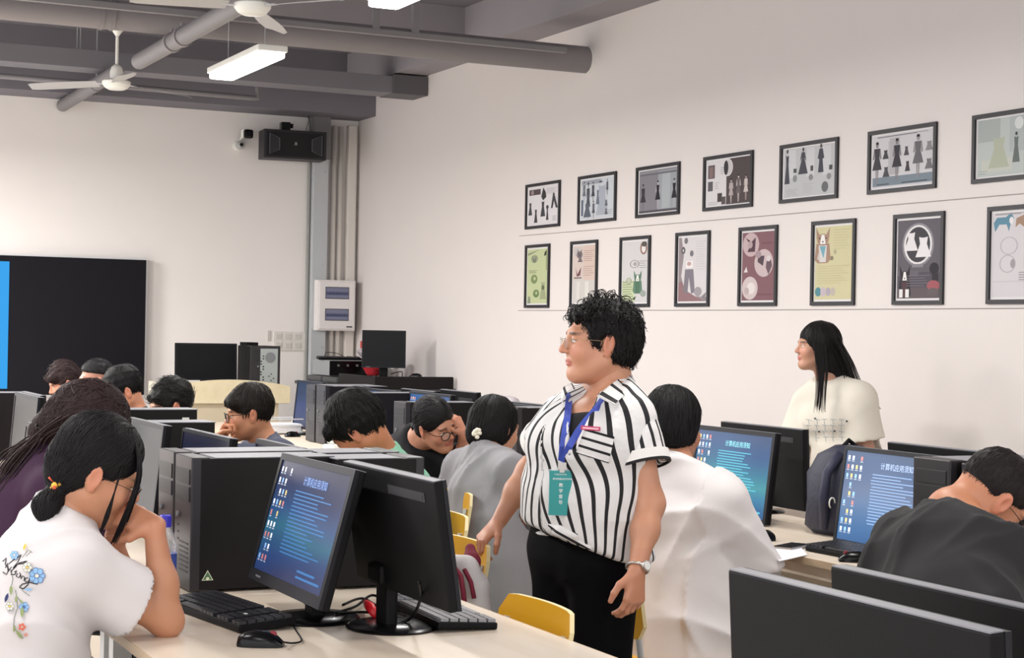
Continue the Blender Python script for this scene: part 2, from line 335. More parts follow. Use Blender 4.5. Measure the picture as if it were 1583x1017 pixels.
# switch panels
a = WY(424, 513, 15.93); b_ = WY(497, 542, 15.93)
for r_ in range(2):
    for k in range(5):
        x = a[0] + (k + .5) * (b_[0] - a[0]) / 5; z = a[2] - (r_ + .5) * (a[2] - b_[2]) / 2
        o = thing('light_switch', 'white rocker switch by the riser, %s row, %s from the left' % (('upper', 'lower')[r_], ('first', 'second', 'third', 'fourth', 'fifth')[k]), 'switch', (x, 15.95, z), 0, 'white switches on the front wall')
        MB().box((0, 0, 0), (.098, .02, .094), bev=.004).build('plate', mat('switch_white', 'd8d4cd', .35), o); MB().box((0, -.012, 0), (.06, .008, .05), bev=.003, R=Rx(.08)).build('rocker', mat('switch_rocker', 'cfcbc4', .35), o)
a = WY(421, 516, 15.95); q = MB().box((a[0] - .03, 15.955, a[2] - .02), (.03, .008, .10)); simple(q, 'wall_label', mat('pale_label', 'c4c0bb', .6), 'small pale paper label on the wall left of the switches', 'label')
# red notice on wall behind rack monitor
a = WX(557, 527, 5.91); b_ = WX(578, 539, 5.91); q = MB().box((5.913, (a[1] + b_[1]) / 2, (a[2] + b_[2]) / 2), (.008, abs(a[1] - b_[1]), abs(a[2] - b_[2]))); simple(q, 'red_notice', mat('red_paper', 'c84a48', .6), 'small red notice on the right wall behind the desk monitor', 'sign')
# interactive board
M_cyan = mat('cyan_screen', '2ba2ee', .4, emit=.85, spec=.1); M_cyan.node_tree.nodes['Principled BSDF'].inputs['Base Color'].default_value = (.01, .012, .02, 1)
t = thing('display_board', 'large black wall display on the front wall, lit blue at its left edge', 'board', (2.0, 15.9, 1.46))
MB().box((0, 0, 0), (3.66, .09, 1.28), bev=.004).build('silver_frame', mat('silver_trim', 'd6d6d8', .3), t)
MB().box((-.0, -.05, 0), (3.63, .012, 1.25)).build('black_panel', mat('matt_black_glass', '131218', .5, spec=.15), t)
MB().box((-.62, -.059, .0), (2.40, .008, 1.14)).build('lit_screen', M_cyan, t)
# ------------------------------------------------------------------ framed prints on the right wall
M_pf = mat('black_poster_frame', '17141a', .45)
def poster(u0, u1, top, label, bg, shapes, row):
    ya = WX(u0, 400, XW)[1]; yb = WX(u1, 400, XW)[1]; w_ = abs(ya - yb); yc = (ya + yb) / 2
    z1, z0 = ((2.64, 2.29), (2.165, 1.675))[row]
    if row == 0: z1 += (12.1 - yc) * .0; 
    h_ = z1 - z0; fr = .022
    t = thing('framed_poster', label, 'poster', (XW, yc, (z0 + z1) / 2), 0)
    # local axes: picture x runs towards -Y (left to right as seen), z up, surface faces -X
    m = MB()
    for s_ in (-1, 1):
        m.box((-.008, s_ * (w_ - fr) / 2, 0), (.014, fr, h_)); m.box((-.008, 0, s_ * (h_ - fr) / 2), (.014, w_ - 2 * fr, fr))
    m.build('frame', M_pf, t)
    W2, H2 = w_ - 2 * fr + .002, h_ - 2 * fr + .002
    m = MB(); mats = []; idx = {}
    def mi(c):
        if c not in idx:
            rgb = [int(c[i:i + 2], 16) for i in (0, 2, 4)]; lu = sum(rgb) / 3; idx[c] = len(mats); mats.append(mat('print_ink_' + c, [(v * .72 + lu * .28) * .95 for v in rgb], .7, spec=.2))
        return idx[c]
    n = 0
    def add(pts, c):
        nonlocal n
        m.add([(-.003 - n * .00006, -(x - .5) * W2, (y - .5) * H2) for x, y in pts], [tuple(range(len(pts)))], mi(c)); n += 1
    add([(0, 0), (1, 0), (1, 1), (0, 1)], 'e6e2e2'); add([(.03, .03), (.97, .03), (.97, .97), (.03, .97)], bg)
    for s_ in shapes:
        k = s_[0]
        if k == 'R': _, x0, y0, x1, y1, c = s_; add([(x0, y0), (x1, y0), (x1, y1), (x0, y1)], c)
        elif k == 'E': _, x, y, a, b, c = s_; add([(x + a * math.cos(q * math.pi / 12), y + b * math.sin(q * math.pi / 12)) for q in range(24)], c)
        elif k == 'P': add(s_[1], s_[2])
        elif k == 'T':   # text-like rules: x0,x1,y_top,y_bottom,count,color
            _, x0, x1, yt, yb2, cnt, c = s_
            for q in range(cnt):
                y = yt + (yb2 - yt) * q / max(1, cnt - 1); xe = x1 - (x1 - x0) * .3 * ((q * 37 % 10) / 10); add([(x0, y - .004), (xe, y - .004), (xe, y + .004), (x0, y + .004)], c)
        elif k == 'D':   # dress silhouette: x, top, h, w, color
            _, x, yt, hh, ww, c = s_
            add([(x - ww * .28, yt), (x - ww * .1, yt - hh * .04), (x + ww * .1, yt - hh * .04), (x + ww * .28, yt), (x + ww * .22, yt - hh * .35), (x + ww * .5, yt - hh), (x - ww * .5, yt - hh), (x - ww * .22, yt - hh * .35)], c)
        elif k == 'F':   # small standing figure wearing a dress
            _, x, yt, hh, ww, c, sk = s_
            add([(x - ww * .07, yt - hh), (x - ww * .02, yt - hh), (x - ww * .01, yt - hh * .5), (x - ww * .12, yt - hh * .5)], sk); add([(x + ww * .07, yt - hh), (x + ww * .02, yt - hh), (x + ww * .01, yt - hh * .5), (x + ww * .12, yt - hh * .5)], sk)
            add([(x - ww * .3, yt - hh * .42), (x - ww * .22, yt - hh * .17), (x + ww * .22, yt - hh * .17), (x + ww * .3, yt - hh * .42), (x + ww * .2, yt - hh * .42), (x, yt - hh * .2), (x - ww * .2, yt - hh * .42)], sk)
            add([(x - ww * .2, yt - hh * .16), (x + ww * .2, yt - hh * .16), (x + ww * .14, yt - hh * .38), (x + ww * .32, yt - hh * .68), (x - ww * .32, yt - hh * .68), (x - ww * .14, yt - hh * .38)], c)
            add([(x + ww * .1 * math.cos(q * .785), yt - hh * .08 + hh * .07 * math.sin(q * .785)) for q in range(8)], sk)
            add([(x - ww * .1, yt - hh * .06), (x + ww * .1, yt - hh * .06), (x + ww * .08, yt), (x - ww * .08, yt)], '2c2a2e')
        elif k == 'O':   # ring
            _, x, y, a, b, c, c2 = s_; add([(x + a * math.cos(q * math.pi / 12), y + b * math.sin(q * math.pi / 12)) for q in range(24)], c); add([(x + a * .86 * math.cos(q * math.pi / 12), y + b * .9 * math.sin(q * math.pi / 12)) for q in range(24)], c2)
        elif k == 'DOG':  # sitting dog drawing: x, y(bottom), w, h, coat, chest
            _, x, y, ww, hh, c, c2 = s_
            add([(x - ww * .42, y + hh), (x - ww * .2, y + hh * .8), (x - ww * .38, y + hh * .68)], c); add([(x + ww * .42, y + hh), (x + ww * .2, y + hh * .8), (x + ww * .38, y + hh * .68)], c)
            add([(x - ww * .5, y + hh * .1), (x - ww * .4, y + hh * .55), (x + ww * .4, y + hh * .55), (x + ww * .5, y + hh * .1), (x + ww * .3, y), (x - ww * .3, y)], c)
            add([(x - ww * .25, y + hh * .5), (x + ww * .25, y + hh * .5), (x + ww * .2, y + .03 * hh), (x - ww * .2, y + .03 * hh)], c2)
            add([(x + ww * .36 * math.cos(q * math.pi / 8), y + hh * .66 + hh * .17 * math.sin(q * math.pi / 8)) for q in range(16)], c); add([(x - ww * .08, y + hh * .8), (x + ww * .08, y + hh * .8), (x + ww * .18, y + hh * .54), (x - ww * .18, y + hh * .54)], 'ece8e4')
            for s2 in (-1, 1): add([(x + s2 * ww * .2 + ww * .04 * math.cos(q * .785), y + hh * .7 + hh * .02 * math.sin(q * .785)) for q in range(8)], '2a2426')
            add([(x - ww * .06, y + hh * .62), (x + ww * .06, y + hh * .62), (x, y + hh * .57)], '2a2426')
    m.build('print', mats, t)
    return t
DK = '46444a'
poster(812.5, 865.5, 0, 'upper row poster farthest left, black dress silhouettes on white with a dark heading', 'dcd8da',
       [('R', .06, .78, .42, .92, '5a4a4c'), ('P', [(.44, .72), (.5, .95), (.58, .82), (.6, .7), (.5, .62)], '3c3a3c'), ('R', .12, .8, .2, .9, 'a08a88'), ('T', .6, .93, .9, .78, 5, '9a979c'), ('D', .1, .6, .32, .12, DK), ('D', .5, .6, .38, .15, DK), ('D', .28, .42, .34, .11, DK), ('D', .64, .46, .34, .08, DK), ('E', .64, .44, .04, .05, DK), ('P', [(.8, .72), (.86, .72), (.96, .4), (.9, .4), (.84, .58), (.8, .4), (.75, .4)], DK), ('E', .83, .74, .03, .04, DK), ('T', .8, .93, .2, .1, 4, '77747a')], 0)
poster(893.5, 952, 0, 'upper row poster second from the left, blue grey fashion figures in a tall crowd', 'c6cdd4',
       [('R', .05, .85, .6, .95, '9aa0ab'), ('F', .12, .93, .5, .16, '6d7380', 'a7a3a8'), ('R', .04, .12, .1, .5, '5c6a80'), ('F', .24, .9, .85, .2, '4e525e', '8d8a92'), ('D', .22, .4, .32, .22, '5d6474'), ('F', .38, .9, .5, .16, '3f4350', 'a29aa0'), ('F', .4, .45, .42, .14, '565b69', 'b1a7aa'), ('D', .64, .8, .7, .34, 'a7b0bd'), ('D', .52, .7, .34, .1, '6c7686'), ('F', .78, .92, .36, .1, '55565e', '8c868c'), ('D', .76, .44, .14, .08, '66636b'), ('D', .76, .24, .14, .08, '66636b'), ('E', .6, .88, .05, .02, '4e525e'), ('T', .8, .94, .2, .12, 3, '7d838c')], 0)
poster(983, 1050, 0, 'upper row poster third from the left, smoky grey print with three small figures', '8b8b92',
       [('R', .03, .03, .5, .9, '85808a'), ('R', .5, .05, .95, .92, '9ba2a8'), ('R', .6, .1, .8, .88, 'a9b1b5'), ('R', .05, .86, .95, .9, '6e6a74'), ('F', .13, .68, .6, .22, '3a363f', '77707a'), ('F', .5, .72, .62, .2, '2e2a33', 'b7abb0'), ('F', .9, .72, .62, .2, '2f2c36', 'b4aeb6'), ('R', .03, .03, .97, .08, '57525c')], 0)
poster(1087, 1163, 0, 'upper row poster fourth from the left, half white half dark with three models', 'd9d5d6',
       [('R', .46, .03, .97, .97, '564a4b'), ('R', .05, .6, .2, .88, '6b5b61'), ('R', .08, .62, .16, .84, '8e6f6c'), ('R', .05, .34, .16, .54, '5f5d62'), ('T', .2, .3, .5, .38, 4, '8e8a8e'), ('O', .49, .79, .11, .18, 'e0dcdc', 'c9c4c4'), ('E', .45, .79, .05, .15, '3d3a3e'), ('T', .33, .4, .8, .68, 4, '6f6a6e'), ('R', .27, .1, .37, .28, '4b4446'), ('R', .36, .04, .45, .2, '5d5456'), ('T', .07, .3, .1, .06, 2, '8e8a8e'), ('F', .57, .55, .5, .16, 'b5a5a2', 'c4b4ae'), ('F', .73, .62, .56, .17, '6e6263', 'c9b7b0'), ('F', .89, .6, .52, .16, 'cbbdb8', 'b49d96')], 0)
poster(1205, 1294.5, 0, 'upper row poster fifth from the left, three long dark dresses over pale grey', 'bfc0c2',
       [('R', .1, .4, .25, .95, 'cdced0'), ('R', .45, .4, .6, .95, 'cdced0'), ('R', .75, .4, .9, .95, 'cdced0'), ('E', .09, .93, .02, .04, '5c5552'), ('D', .09, .86, .56, .1, '4d4d55'), ('E', .39, .93, .02, .04, '5c5552'), ('P', [(.33, .7), (.36, .88), (.42, .88), (.45, .7), (.41, .78), (.48, .46), (.3, .46), (.37, .78)], '4d4d55'), ('E', .72, .95, .02, .04, '5c5552'), ('P', [(.66, .72), (.69, .9), (.75, .9), (.78, .72), (.75, .7), (.77, .45), (.67, .45), (.69, .7)], '4d4d58'), ('R', .21, .5, .27, .58, '56565a'), ('R', .53, .5, .58, .6, '56565a'), ('R', .87, .48, .93, .57, '56565a'), ('E', .24, .39, .04, .07, '8d8d90'), ('E', .54, .38, .04, .06, '8d8d90'), ('E', .87, .36, .04, .06, '8d8d90'), ('E', .8, .17, .06, .1, '6e6e72'), ('T', .08, .3, .18, .08, 4, 'a5a5a8'), ('T', .4, .6, .26, .1, 5, 'aeaeb1')], 0)
poster(1341, 1446.5, 0, 'upper row poster sixth from the left, many little dresses above a blue floor', 'cfcdd0',
       [('R', .03, .06, .97, .22, '7d8d9b'), ('T', .1, .9, .94, .93, 2, '66646a'), ('R', .3, .25, .46, .9, 'b4b2b5'), ('F', .1, .86, .74, .24, '4a474d', '8b8588'), ('R', .28, .22, .31, .85, 'bdbbbd'), ('F', .42, .88, .74, .24, '44414a', '8b8588'), ('F', .75, .9, .74, .26, '6e6b70', '9c9698'), ('D', .24, .7, .16, .1, '4f4c52'), ('D', .25, .4, .18, .11, '55525a'), ('D', .57, .72, .16, .08, '57545a'), ('D', .59, .46, .18, .08, '4a474d'), ('D', .92, .76, .16, .12, '8e8b8f'), ('D', .92, .46, .18, .13, '7a777c'), ('R', .1, .08, .3, .1, '55606c'), ('R', .5, .08, .9, .1, '55606c')], 0)
poster(1502, 1607, 0, 'upper row poster at the right edge, pale green print with two long gowns', 'bcc5c0',
       [('R', .03, .6, .4, .97, 'a9b2ae'), ('R', .55, .4, .97, .97, 'b0b9b8'), ('R', .1, .1, .6, .3, 'c7cabd'), ('D', .38, .66, .5, .34, 'b5bba0'), ('D', .66, .64, .42, .12, '6c7672'), ('E', .66, .68, .02, .03, '4b4b4b'), ('E', .7, .85, .07, .1, 'd5dad8'), ('T', .05, .2, .12, .08, 2, '8d958f')], 0)
poster(813.5, 851, 0, 'lower row poster farthest left, yellow green sheet with small green sketches', 'c3cf92',
       [('P', [(.05, .9), (.6, .96), (.05, .86)], '8c8f70'), ('P', [(.8, .9), (.9, .95), (.9, .86), (.78, .84)], '3e4a34'), ('R', .88, .6, .91, .86, '7c8458'), ('E', .35, .8, .16, .07, '9aa07e'), ('P', [(.25, .86), (.35, .78), (.45, .86), (.4, .74), (.3, .74)], '747c66'), ('T', .1, .5, .6, .56, 3, '7d8460'), ('E', .35, .45, .15, .08, '7f9458'), ('E', .37, .46, .05, .03, 'c3cf92'), ('E', .45, .2, .14, .07, '6d8a4e'), ('E', .46, .21, .05, .03, 'b3c180'), ('D', .76, .4, .3, .3, 'a3ad7c'), ('E', .76, .3, .07, .04, '69744f'), ('P', [(.05, .03), (.2, .03), (.18, .14), (.1, .16)], '8a9478')], 1)
poster(883.5, 925, 0, 'lower row poster second from the left, pale pink sheet partly behind the curly hair', 'd9c3b8',
       [('R', .03, .03, .97, .42, 'cfc9c2'), ('R', .5, .4, .97, .97, 'dcbfae'), ('R', .08, .8, .3, .94, 'c4bdbb'), ('E', .3, .82, .13, .06, '8d7d80'), ('P', [(.2, .92), (.3, .84), (.4, .92), (.36, .78), (.24, .78)], '6e5f64'), ('D', .33, .8, .1, .2, '77686b'), ('P', [(.14, .62), (.22, .5), (.38, .62), (.34, .48), (.2, .46)], '7c4a50'), ('R', .08, .43, .4, .45, '6d6464'), ('T', .46, .9, .88, .72, 6, 'a98f84'), ('T', .46, .9, .62, .48, 5, 'a98f84'), ('R', .55, .08, .7, .38, 'dedacf'), ('R', .2, .08, .35, .38, 'dad6cc')], 1)
poster(959.8, 1006.5, 0, 'lower row poster third from the left, white sheet with a green dressed dog sketch', 'd2cfce',
       [('R', .03, .03, .5, .36, 'c6d3a0'), ('T', .04, .46, .34, .08, 8, '6d8548'), ('E', .8, .86, .13, .1, 'a77a6e'), ('E', .8, .85, .07, .06, 'e6e2de'), ('E', .82, .92, .1, .04, '5f5552'), ('O', .48, .62, .17, .06, '6a6866', 'd2cfce'), ('E', .5, .62, .07, .03, 'a7a4a2'), ('T', .66, .92, .66, .56, 4, '95928f'), ('DOG', .6, .16, .34, .36, '5f8a6c', '4f7c5e'), ('O', .28, .36, .1, .05, '77756f', 'b9c4a0'), ('E', .8, .16, .1, .05, '9ba79d'), ('P', [(.4, .08), (.55, .12), (.5, .06)], '3f5a3a')], 1)
poster(1046, 1098.5, 0, 'lower row poster fourth from the left, white curved panel with grey trousers', 'd8d2d3',
       [('P', [(.03, .03), (.97, .03), (.97, .09), (.6, .1), (.25, .2), (.12, .4), (.2, .7), (.12, .97), (.03, .97)], '98898d'), ('P', [(.03, .03), (.9, .03), (.6, .1), (.25, .2), (.14, .33), (.03, .3)], '9c6f74'), ('E', .27, .92, .06, .045, '77737a'), ('E', .18, .78, .07, .055, '6b676d'), ('E', .18, .78, .02, .02, 'd8d2d3'), ('E', .46, .73, .06, .045, '77737a'), ('P', [(.25, .5), (.52, .5), (.58, .16), (.46, .14), (.38, .38), (.34, .14), (.2, .18)], '827b86'), ('P', [(.28, .62), (.5, .62), (.5, .52), (.28, .52)], 'ece6e4'), ('E', .38, .58, .07, .03, 'c99d96'), ('T', .6, .92, .9, .5, 12, 'c6c2c4'), ('E', .68, .17, .12, .07, 'a39aa0'), ('P', [(.8, .1), (.95, .16), (.9, .04)], '8a8288')], 1)
poster(1143.7, 1203, 0, 'lower row poster fifth from the left, dusty red sheet with pale round insets', '8c5b63',
       [('E', .28, .8, .24, .165, 'c9a9ab'), ('P', [(.12, .9), (.3, .84), (.42, .9), (.4, .7), (.18, .7), (.26, .8)], '5d3f4a'), ('E', .26, .8, .07, .05, 'b59a9c'), ('E', .66, .54, .27, .19, 'cdb3b4'), ('P', [(.5, .64), (.68, .64), (.64, .5), (.48, .56)], '5b4650'), ('E', .5, .66, .09, .05, 'a98f95'), ('P', [(.74, .56), (.86, .6), (.9, .5), (.8, .38), (.72, .48)], '6f5560'), ('E', .8, .6, .06, .04, 'd9cccb'), ('P', [(.08, .42), (.16, .5), (.2, .42)], 'e0d4d2'), ('E', .27, .2, .23, .16, 'd2bdbc'), ('E', .3, .2, .12, .08, 'e3d7d3'), ('E', .18, .16, .07, .05, 'c0a9a6'), ('R', .6, .8, .9, .82, '7d4f58'), ('R', .5, .1, .9, .12, '7d4f58')], 1)
poster(1256, 1323.7, 0, 'lower row poster sixth from the left, yellow sheet with a brown and white dog', 'd6cd96',
       [('DOG', .22, .5, .42, .46, 'b08a70', 'd9d3cf'), ('P', [(.14, .72), (.3, .72), (.24, .56)], '6cafc0'), ('P', [(.08, .56), (.14, .68), (.16, .52)], 'cfc0b8'), ('E', .46, .56, .04, .03, '8d8764'), ('E', .54, .64, .04, .03, 'b8b083'), ('E', .12, .13, .08, .06, '4b93a0'), ('E', .25, .13, .07, .06, 'c7b3c0'), ('E', .38, .13, .06, .055, 'b3a6b4'), ('E', .5, .13, .06, .055, 'c3b6a6'), ('T', .5, .92, .92, .68, 8, 'c9c089'), ('T', .1, .9, .46, .24, 8, 'c9c089')], 1)
poster(1382.5, 1460.8, 0, 'lower row poster, dark grey with two white dresses inside a glowing oval', '68626b',
       [('R', .03, .03, .97, .16, '6b5c62'), ('R', .03, .16, .97, .34, '5b5560'), ('R', .03, .3, .5, .36, '6e6872'), ('E', .48, .67, .35, .26, '8f8a93'), ('O', .48, .67, .31, .235, 'e4e0e0', '4a474d'), ('D', .33, .82, .22, .3, 'e6e0e2'), ('D', .6, .76, .24, .34, 'e9e3e5'), ('R', .36, .4, .6, .44, '8c8791'), ('DOG', .2, .03, .28, .4, '3c383e', '5e4247'), ('R', .08, .04, .16, .14, 'e8e4e2'), ('R', .22, .04, .3, .14, 'e8e4e2'), ('E', .84, .38, .1, .07, '3c383e'), ('R', .8, .2, .93, .32, '3d3a40'), ('E', .83, .18, .14, .06, 'b5565f'), ('E', .83, .1, .13, .05, '6d6064'), ('T', .25, .75, .3, .18, 5, '7a747e')], 1)
poster(1528, 1600, 0, 'lower row poster at the right edge, white sheet with a blue and a brown dog', 'd6d0d3',
       [('P', [(.06, .86), (.14, .92), (.36, .92), (.5, .97), (.56, .9), (.48, .84), (.44, .76), (.38, .84), (.2, .84), (.1, .76)], '5a93ae'), ('P', [(.6, .8), (.62, .9), (.78, .93), (.9, .96), (.95, .86), (.86, .78), (.7, .84)], 'b18a6e'), ('E', .5, .88, .05, .04, 'e8e4e4'), ('T', .1, .9, .96, .95, 2, '9c979a'), ('O', .45, .6, .22, .1, 'bab4b8', 'd6d0d3'), ('O', .42, .4, .2, .1, 'b5afb3', 'd6d0d3'), ('E', .55, .4, .06, .05, 'a49ea2'), ('R', .05, .2, .9, .205, 'b9b3b7'), ('T', .7, .95, .3, .22, 4, '85808a')], 1)
for i, (za, zb, lab) in enumerate(((2.245, 2.215, 'thin grey wire strung along the right wall between the two poster rows'), (1.655, 1.655, 'thin grey wire strung along the right wall under the lower posters'))):
    q = MB().tube([(XW - .004, 12.25, za), (XW - .004, 9, (za + zb) / 2 - .004), (XW - .004, 5.5, zb)], .0022, 5); simple(q, 'wall_wire', mat('wire_grey', 'a09a98', .5), lab, 'wire')
# ------------------------------------------------------------------ desks
def desk(x0, x1, y0, y1, label, legs=True):
    t = thing('computer_desk', label, 'desk', ((x0 + x1) / 2, (y0 + y1) / 2, 0)); w_, l_ = x1 - x0, y1 - y0
    MB().box((0, 0, .7375), (w_, l_, .025), bev=.003).build('desk_top', M_desk, t)
    for s_ in (-1, 1):
        MB().box((s_ * (w_ / 2 + .001), 0, .7375), (.003, l_ - .002, .024)).build('edge_band', M_dedge, t)
        MB().box((s_ * (w_ / 2 - .08), 0, .695), (.02, l_ - .06, .055)).build('rail', mat('desk_rail', 'd8cbb8', .5), t)
    for s_ in (-1, 1):
        for q in (-1, 1): MB().box((q * (w_ / 2 - .1), s_ * (l_ / 2 - .05), .3625), (.05, .05, .725)).build('leg', M_frame, t)
    MB().box((0, 0, .45), (.018, l_ - .12, .5)).build('modesty_panel', mat('desk_rail', 'd8cbb8', .5), t)
    return t
desk(.95, 1.94, .9, 4.62, 'long pale computer desk in the foreground with the keyboards, right of the flower shirt girl')
desk(.95, 1.94, 4.63, 8.3, 'pale computer desk behind the black towers in front of the purple shirt girl')
desk(.95, 1.94, 8.31, 12.2, 'far pale computer desk of the left row, nearest the front board')
desk(3.42, 4.42, 1.9, 5.72, 'pale computer desk at right holding the phone and the white paper')
desk(3.42, 4.42, 5.73, 9.3, 'pale computer desk of the right row, behind the striped shirt woman')
desk(3.42, 4.42, 9.31, 12.9, 'far pale computer desk of the right row, below the black corner cabinet')
# ------------------------------------------------------------------ monitors
def emis(name, cols, strength=.8, horiz=False):
    """lit LCD picture: a smooth colour field made of ramp stops"""
    m = bpy.data.materials.new(name); m.use_nodes = True; nt = m.node_tree; b = nt.nodes['Principled BSDF']
    b.inputs['Base Color'].default_value = (.01, .01, .012, 1); b.inputs['Roughness'].default_value = .3
    tc = nt.nodes.new('ShaderNodeTexCoord'); sp = nt.nodes.new('ShaderNodeSeparateXYZ'); nt.links.new(tc.outputs['Generated'], sp.inputs[0])
    n = nt.nodes.new('ShaderNodeTexNoise'); n.inputs['Scale'].default_value = 1.6; n.inputs['Detail'].default_value = 0; nt.links.new(tc.outputs['Generated'], n.inputs['Vector'])
    a = nt.nodes.new('ShaderNodeMath'); a.operation = 'MULTIPLY_ADD'; a.inputs[1].default_value = .35; nt.links.new(n.outputs['Fac'], a.inputs[0]); nt.links.new(sp.outputs['Z'], a.inputs[2])
    s_ = nt.nodes.new('ShaderNodeMath'); s_.operation = 'SUBTRACT'; s_.inputs[1].default_value = .17; nt.links.new(a.outputs[0], s_.inputs[0])
    r = nt.nodes.new('ShaderNodeValToRGB'); e = r.color_ramp.elements
    e[0].position = 0; e[0].color = srgb(cols[0]) + (1,); e[1].position = 1; e[1].color = srgb(cols[-1]) + (1,)
    for i, c_ in enumerate(cols[1:-1]): q = e.new((i + 1) / (len(cols) - 1)); q.color = srgb(c_) + (1,)
    nt.links.new(s_.outputs[0], r.inputs[0]); nt.links.new(r.outputs[0], b.inputs['Emission Color']); b.inputs['Emission Strength'].default_value = strength
    return m
SCR = {'blue': emis('lcd_blue', ['14285c', '143f78', '1c6a86', '1a4f86', '12285a', '122048']), 'teal': emis('lcd_teal', ['1c5590', '2f7fa4', '3f98a4', '2f7c9a', '24568a', '1c4574'], .9),
       'grey': emis('lcd_greyblue', ['2a5c94', '3a6ea2', '6380a8', '66799c', '4a6690', '3c5676'], .95), 'navy': emis('lcd_navy', ['101c50', '152868', '1c2a6c', '0e1840', '0c1230'], .6),
       'sky': emis('lcd_sky', ['153c78', '1f60a8', '2a72b8', '2468ac', '1f5590'], .8)}
M_off = mat('dark_lcd', '0c0d11', .4, spec=.2)
M_offg = mat('dim_grey_lcd', '2e3135', .4, spec=.2)
def emat(name, c, s): return mat(name, c, .5, emit=s)
def monitor(x, y, face, label, screen=None, w_=.54, h_=.335, top=1.155, tilt=.17, yaw=0, title=None, group=None, bez=.016, backlabel=True, base=True, boff=(0, 0), z0=.75, chin=0.0, gloss=False):
    """face=+1 screen looks to +X, -1 to -X; yaw turns it"""
    t = thing('computer_monitor', label, 'monitor', (x, y, z0), (0 if face > 0 else math.pi) + yaw, group)
    zt = top - z0; zc = zt - h_ / 2 * math.cos(tilt); zc_ = zc
    R = Ry(-tilt); L = lambda a, b, c: R @ Vector((a, b, c)) + Vector((0.0, 0, zc))
    MB().box(L(-.014, 0, 0), (.022, w_, h_), bev=.004, R=R).build('back_shell', M_blackg if gloss else M_black, t)
    m = MB()
    for s_ in (-1, 1): m.box(L(0, s_ * (w_ - bez) / 2, 0), (.010, bez, h_), R=R)
    m.box(L(0, 0, (h_ - bez) / 2), (.010, w_ - 2 * bez, bez), R=R); m.box(L(0, 0, -(h_ - bez - chin) / 2), (.010, w_ - 2 * bez, bez + chin), R=R)
    bz = m.build('bezel', mat('bezel_black', '121319', .45, spec=.25), t)
    MB().box(L(.0055, -w_ * .36, -h_ / 2 + bez * .5 + chin * .4), (.0012, .04, .005), R=R).build('power_button', M_grey, bz)
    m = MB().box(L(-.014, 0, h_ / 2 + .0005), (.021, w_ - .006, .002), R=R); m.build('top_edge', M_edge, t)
    W3, H3, zo = w_ - 2 * bez, h_ - 2 * bez - chin, chin / 2
    sm = SCR.get(screen, M_offg if screen == 'dim' else M_off)
    P_ = lambda u, v, d=0: L(.002 + d, (u - .5) * W3, (v - .5) * H3 + zo)      # u to the viewer's right when looking at the screen
    sc = MB().add([P_(0, 0), P_(1, 0), P_(1, 1), P_(0, 1)], [(0, 1, 2, 3)]).build('screen', sm, t)
    if screen in SCR and screen != 'navy' and title is not None:
        m = MB(); rnd = random.Random(int(x * 100 + y * 10)); d = .0008
        def q(a, b, c, e, k): m.add([P_(a, b, d), P_(c, b, d), P_(c, e, d), P_(a, e, d)], [(0, 1, 2, 3)], k)
        for i in range(9):
            for j in range(4 if i < 4 else 3):
                if rnd.random() < .85:
                    a = .025 + j * .047; b = .90 - i * .1; q(a, b, a + .022, b + .045, rnd.choice([0, 0, 1, 2, 3])); q(a - .004, b - .02, a + .026, b - .008, 4)
        for i in range(17):
            b = .76 - i * .034; a = .30 + rnd.random() * .015; e = .88 - rnd.random() * .28; q(a, b, e, b + .011, 5)
        for i in range(2): q(.62, .06 + i * .05, .95 - i * .08, .08 + i * .05, 5)
        lit = {'blue': '6a86b8', 'teal': '7fc0c8', 'grey': 'a2b4d4', 'sky': '6fa5d8'}[screen]; lin = {'blue': '1d5688', 'teal': '4093a8', 'grey': '7490b8', 'sky': '3c86c4'}[screen]
        k_ = {'blue': .22, 'teal': .5, 'grey': .85, 'sky': .5}[screen]
        m.build('desktop_icons', [emat('icon_white', 'd8dce4', k_), emat('icon_red', 'b8706c', k_), emat('icon_yellow', 'c8b070', k_), emat('icon_blue', '7fa8d8', k_), emat('icon_caption', '9aa4b4', k_ * .6), emat('text_line_' + screen, lin, .8)], sc)
        tm = Matrix(((0, 0, 1, 0), (1, 0, 0, 0), (0, 1, 0, 0), (0, 0, 0, 1)))      # text plane onto the screen plane
        Mx = Matrix.Translation(L(.0032, (.56 - .5) * W3, (.86 - .5) * H3 + zo)) @ (R.to_4x4()) @ tm
        text_obj(title, .026, Mx, emat('title_light', lit, .8), 'title_text', sc, .0002)
    if base:
        bz_ = zc - h_ * .5 + .05
        MB().box((-.042 + boff[0] * .8, boff[1], bz_ / 2 + .006), (.034, .075, bz_), bev=.010).box((-.038 + boff[0] * .5, boff[1], bz_ - .02), (.04, .09, .05), bev=.01).build('neck', M_black, t)
        MB().lathe([(.115, 0), (.118, .004), (.112, .010), (.05, .016)], c=(-.04 + boff[0], boff[1], .0), n=40).build('base', M_blackg, t, smooth=True, angle=40)
    if backlabel: 
        v = MB().box(L(-.0255, w_ * -.2, h_ * .36), (.002, w_ * .38, .022), R=R).box(L(-.0262, w_ * -.2, h_ * .36), (.002, w_ * .34, .012), R=R).build('vent_strip', mat('vent_dark', '232327', .6), t)
    return t
TI = '计算机应用须知'
# foreground pair
monitor(1.415, 4.18, -1, 'lit blue monitor in the foreground, nearest the flower shirt girl', 'blue', w_=.57, h_=.345, top=1.155, tilt=.26, title=TI, bez=.018, chin=.012)
t_m2 = monitor(1.565, 3.86, 1, 'black monitor seen from behind in the foreground, beside the red cable tie', None, w_=.60, h_=.302, top=1.158, tilt=.15, bez=.014, boff=(.075, .14))
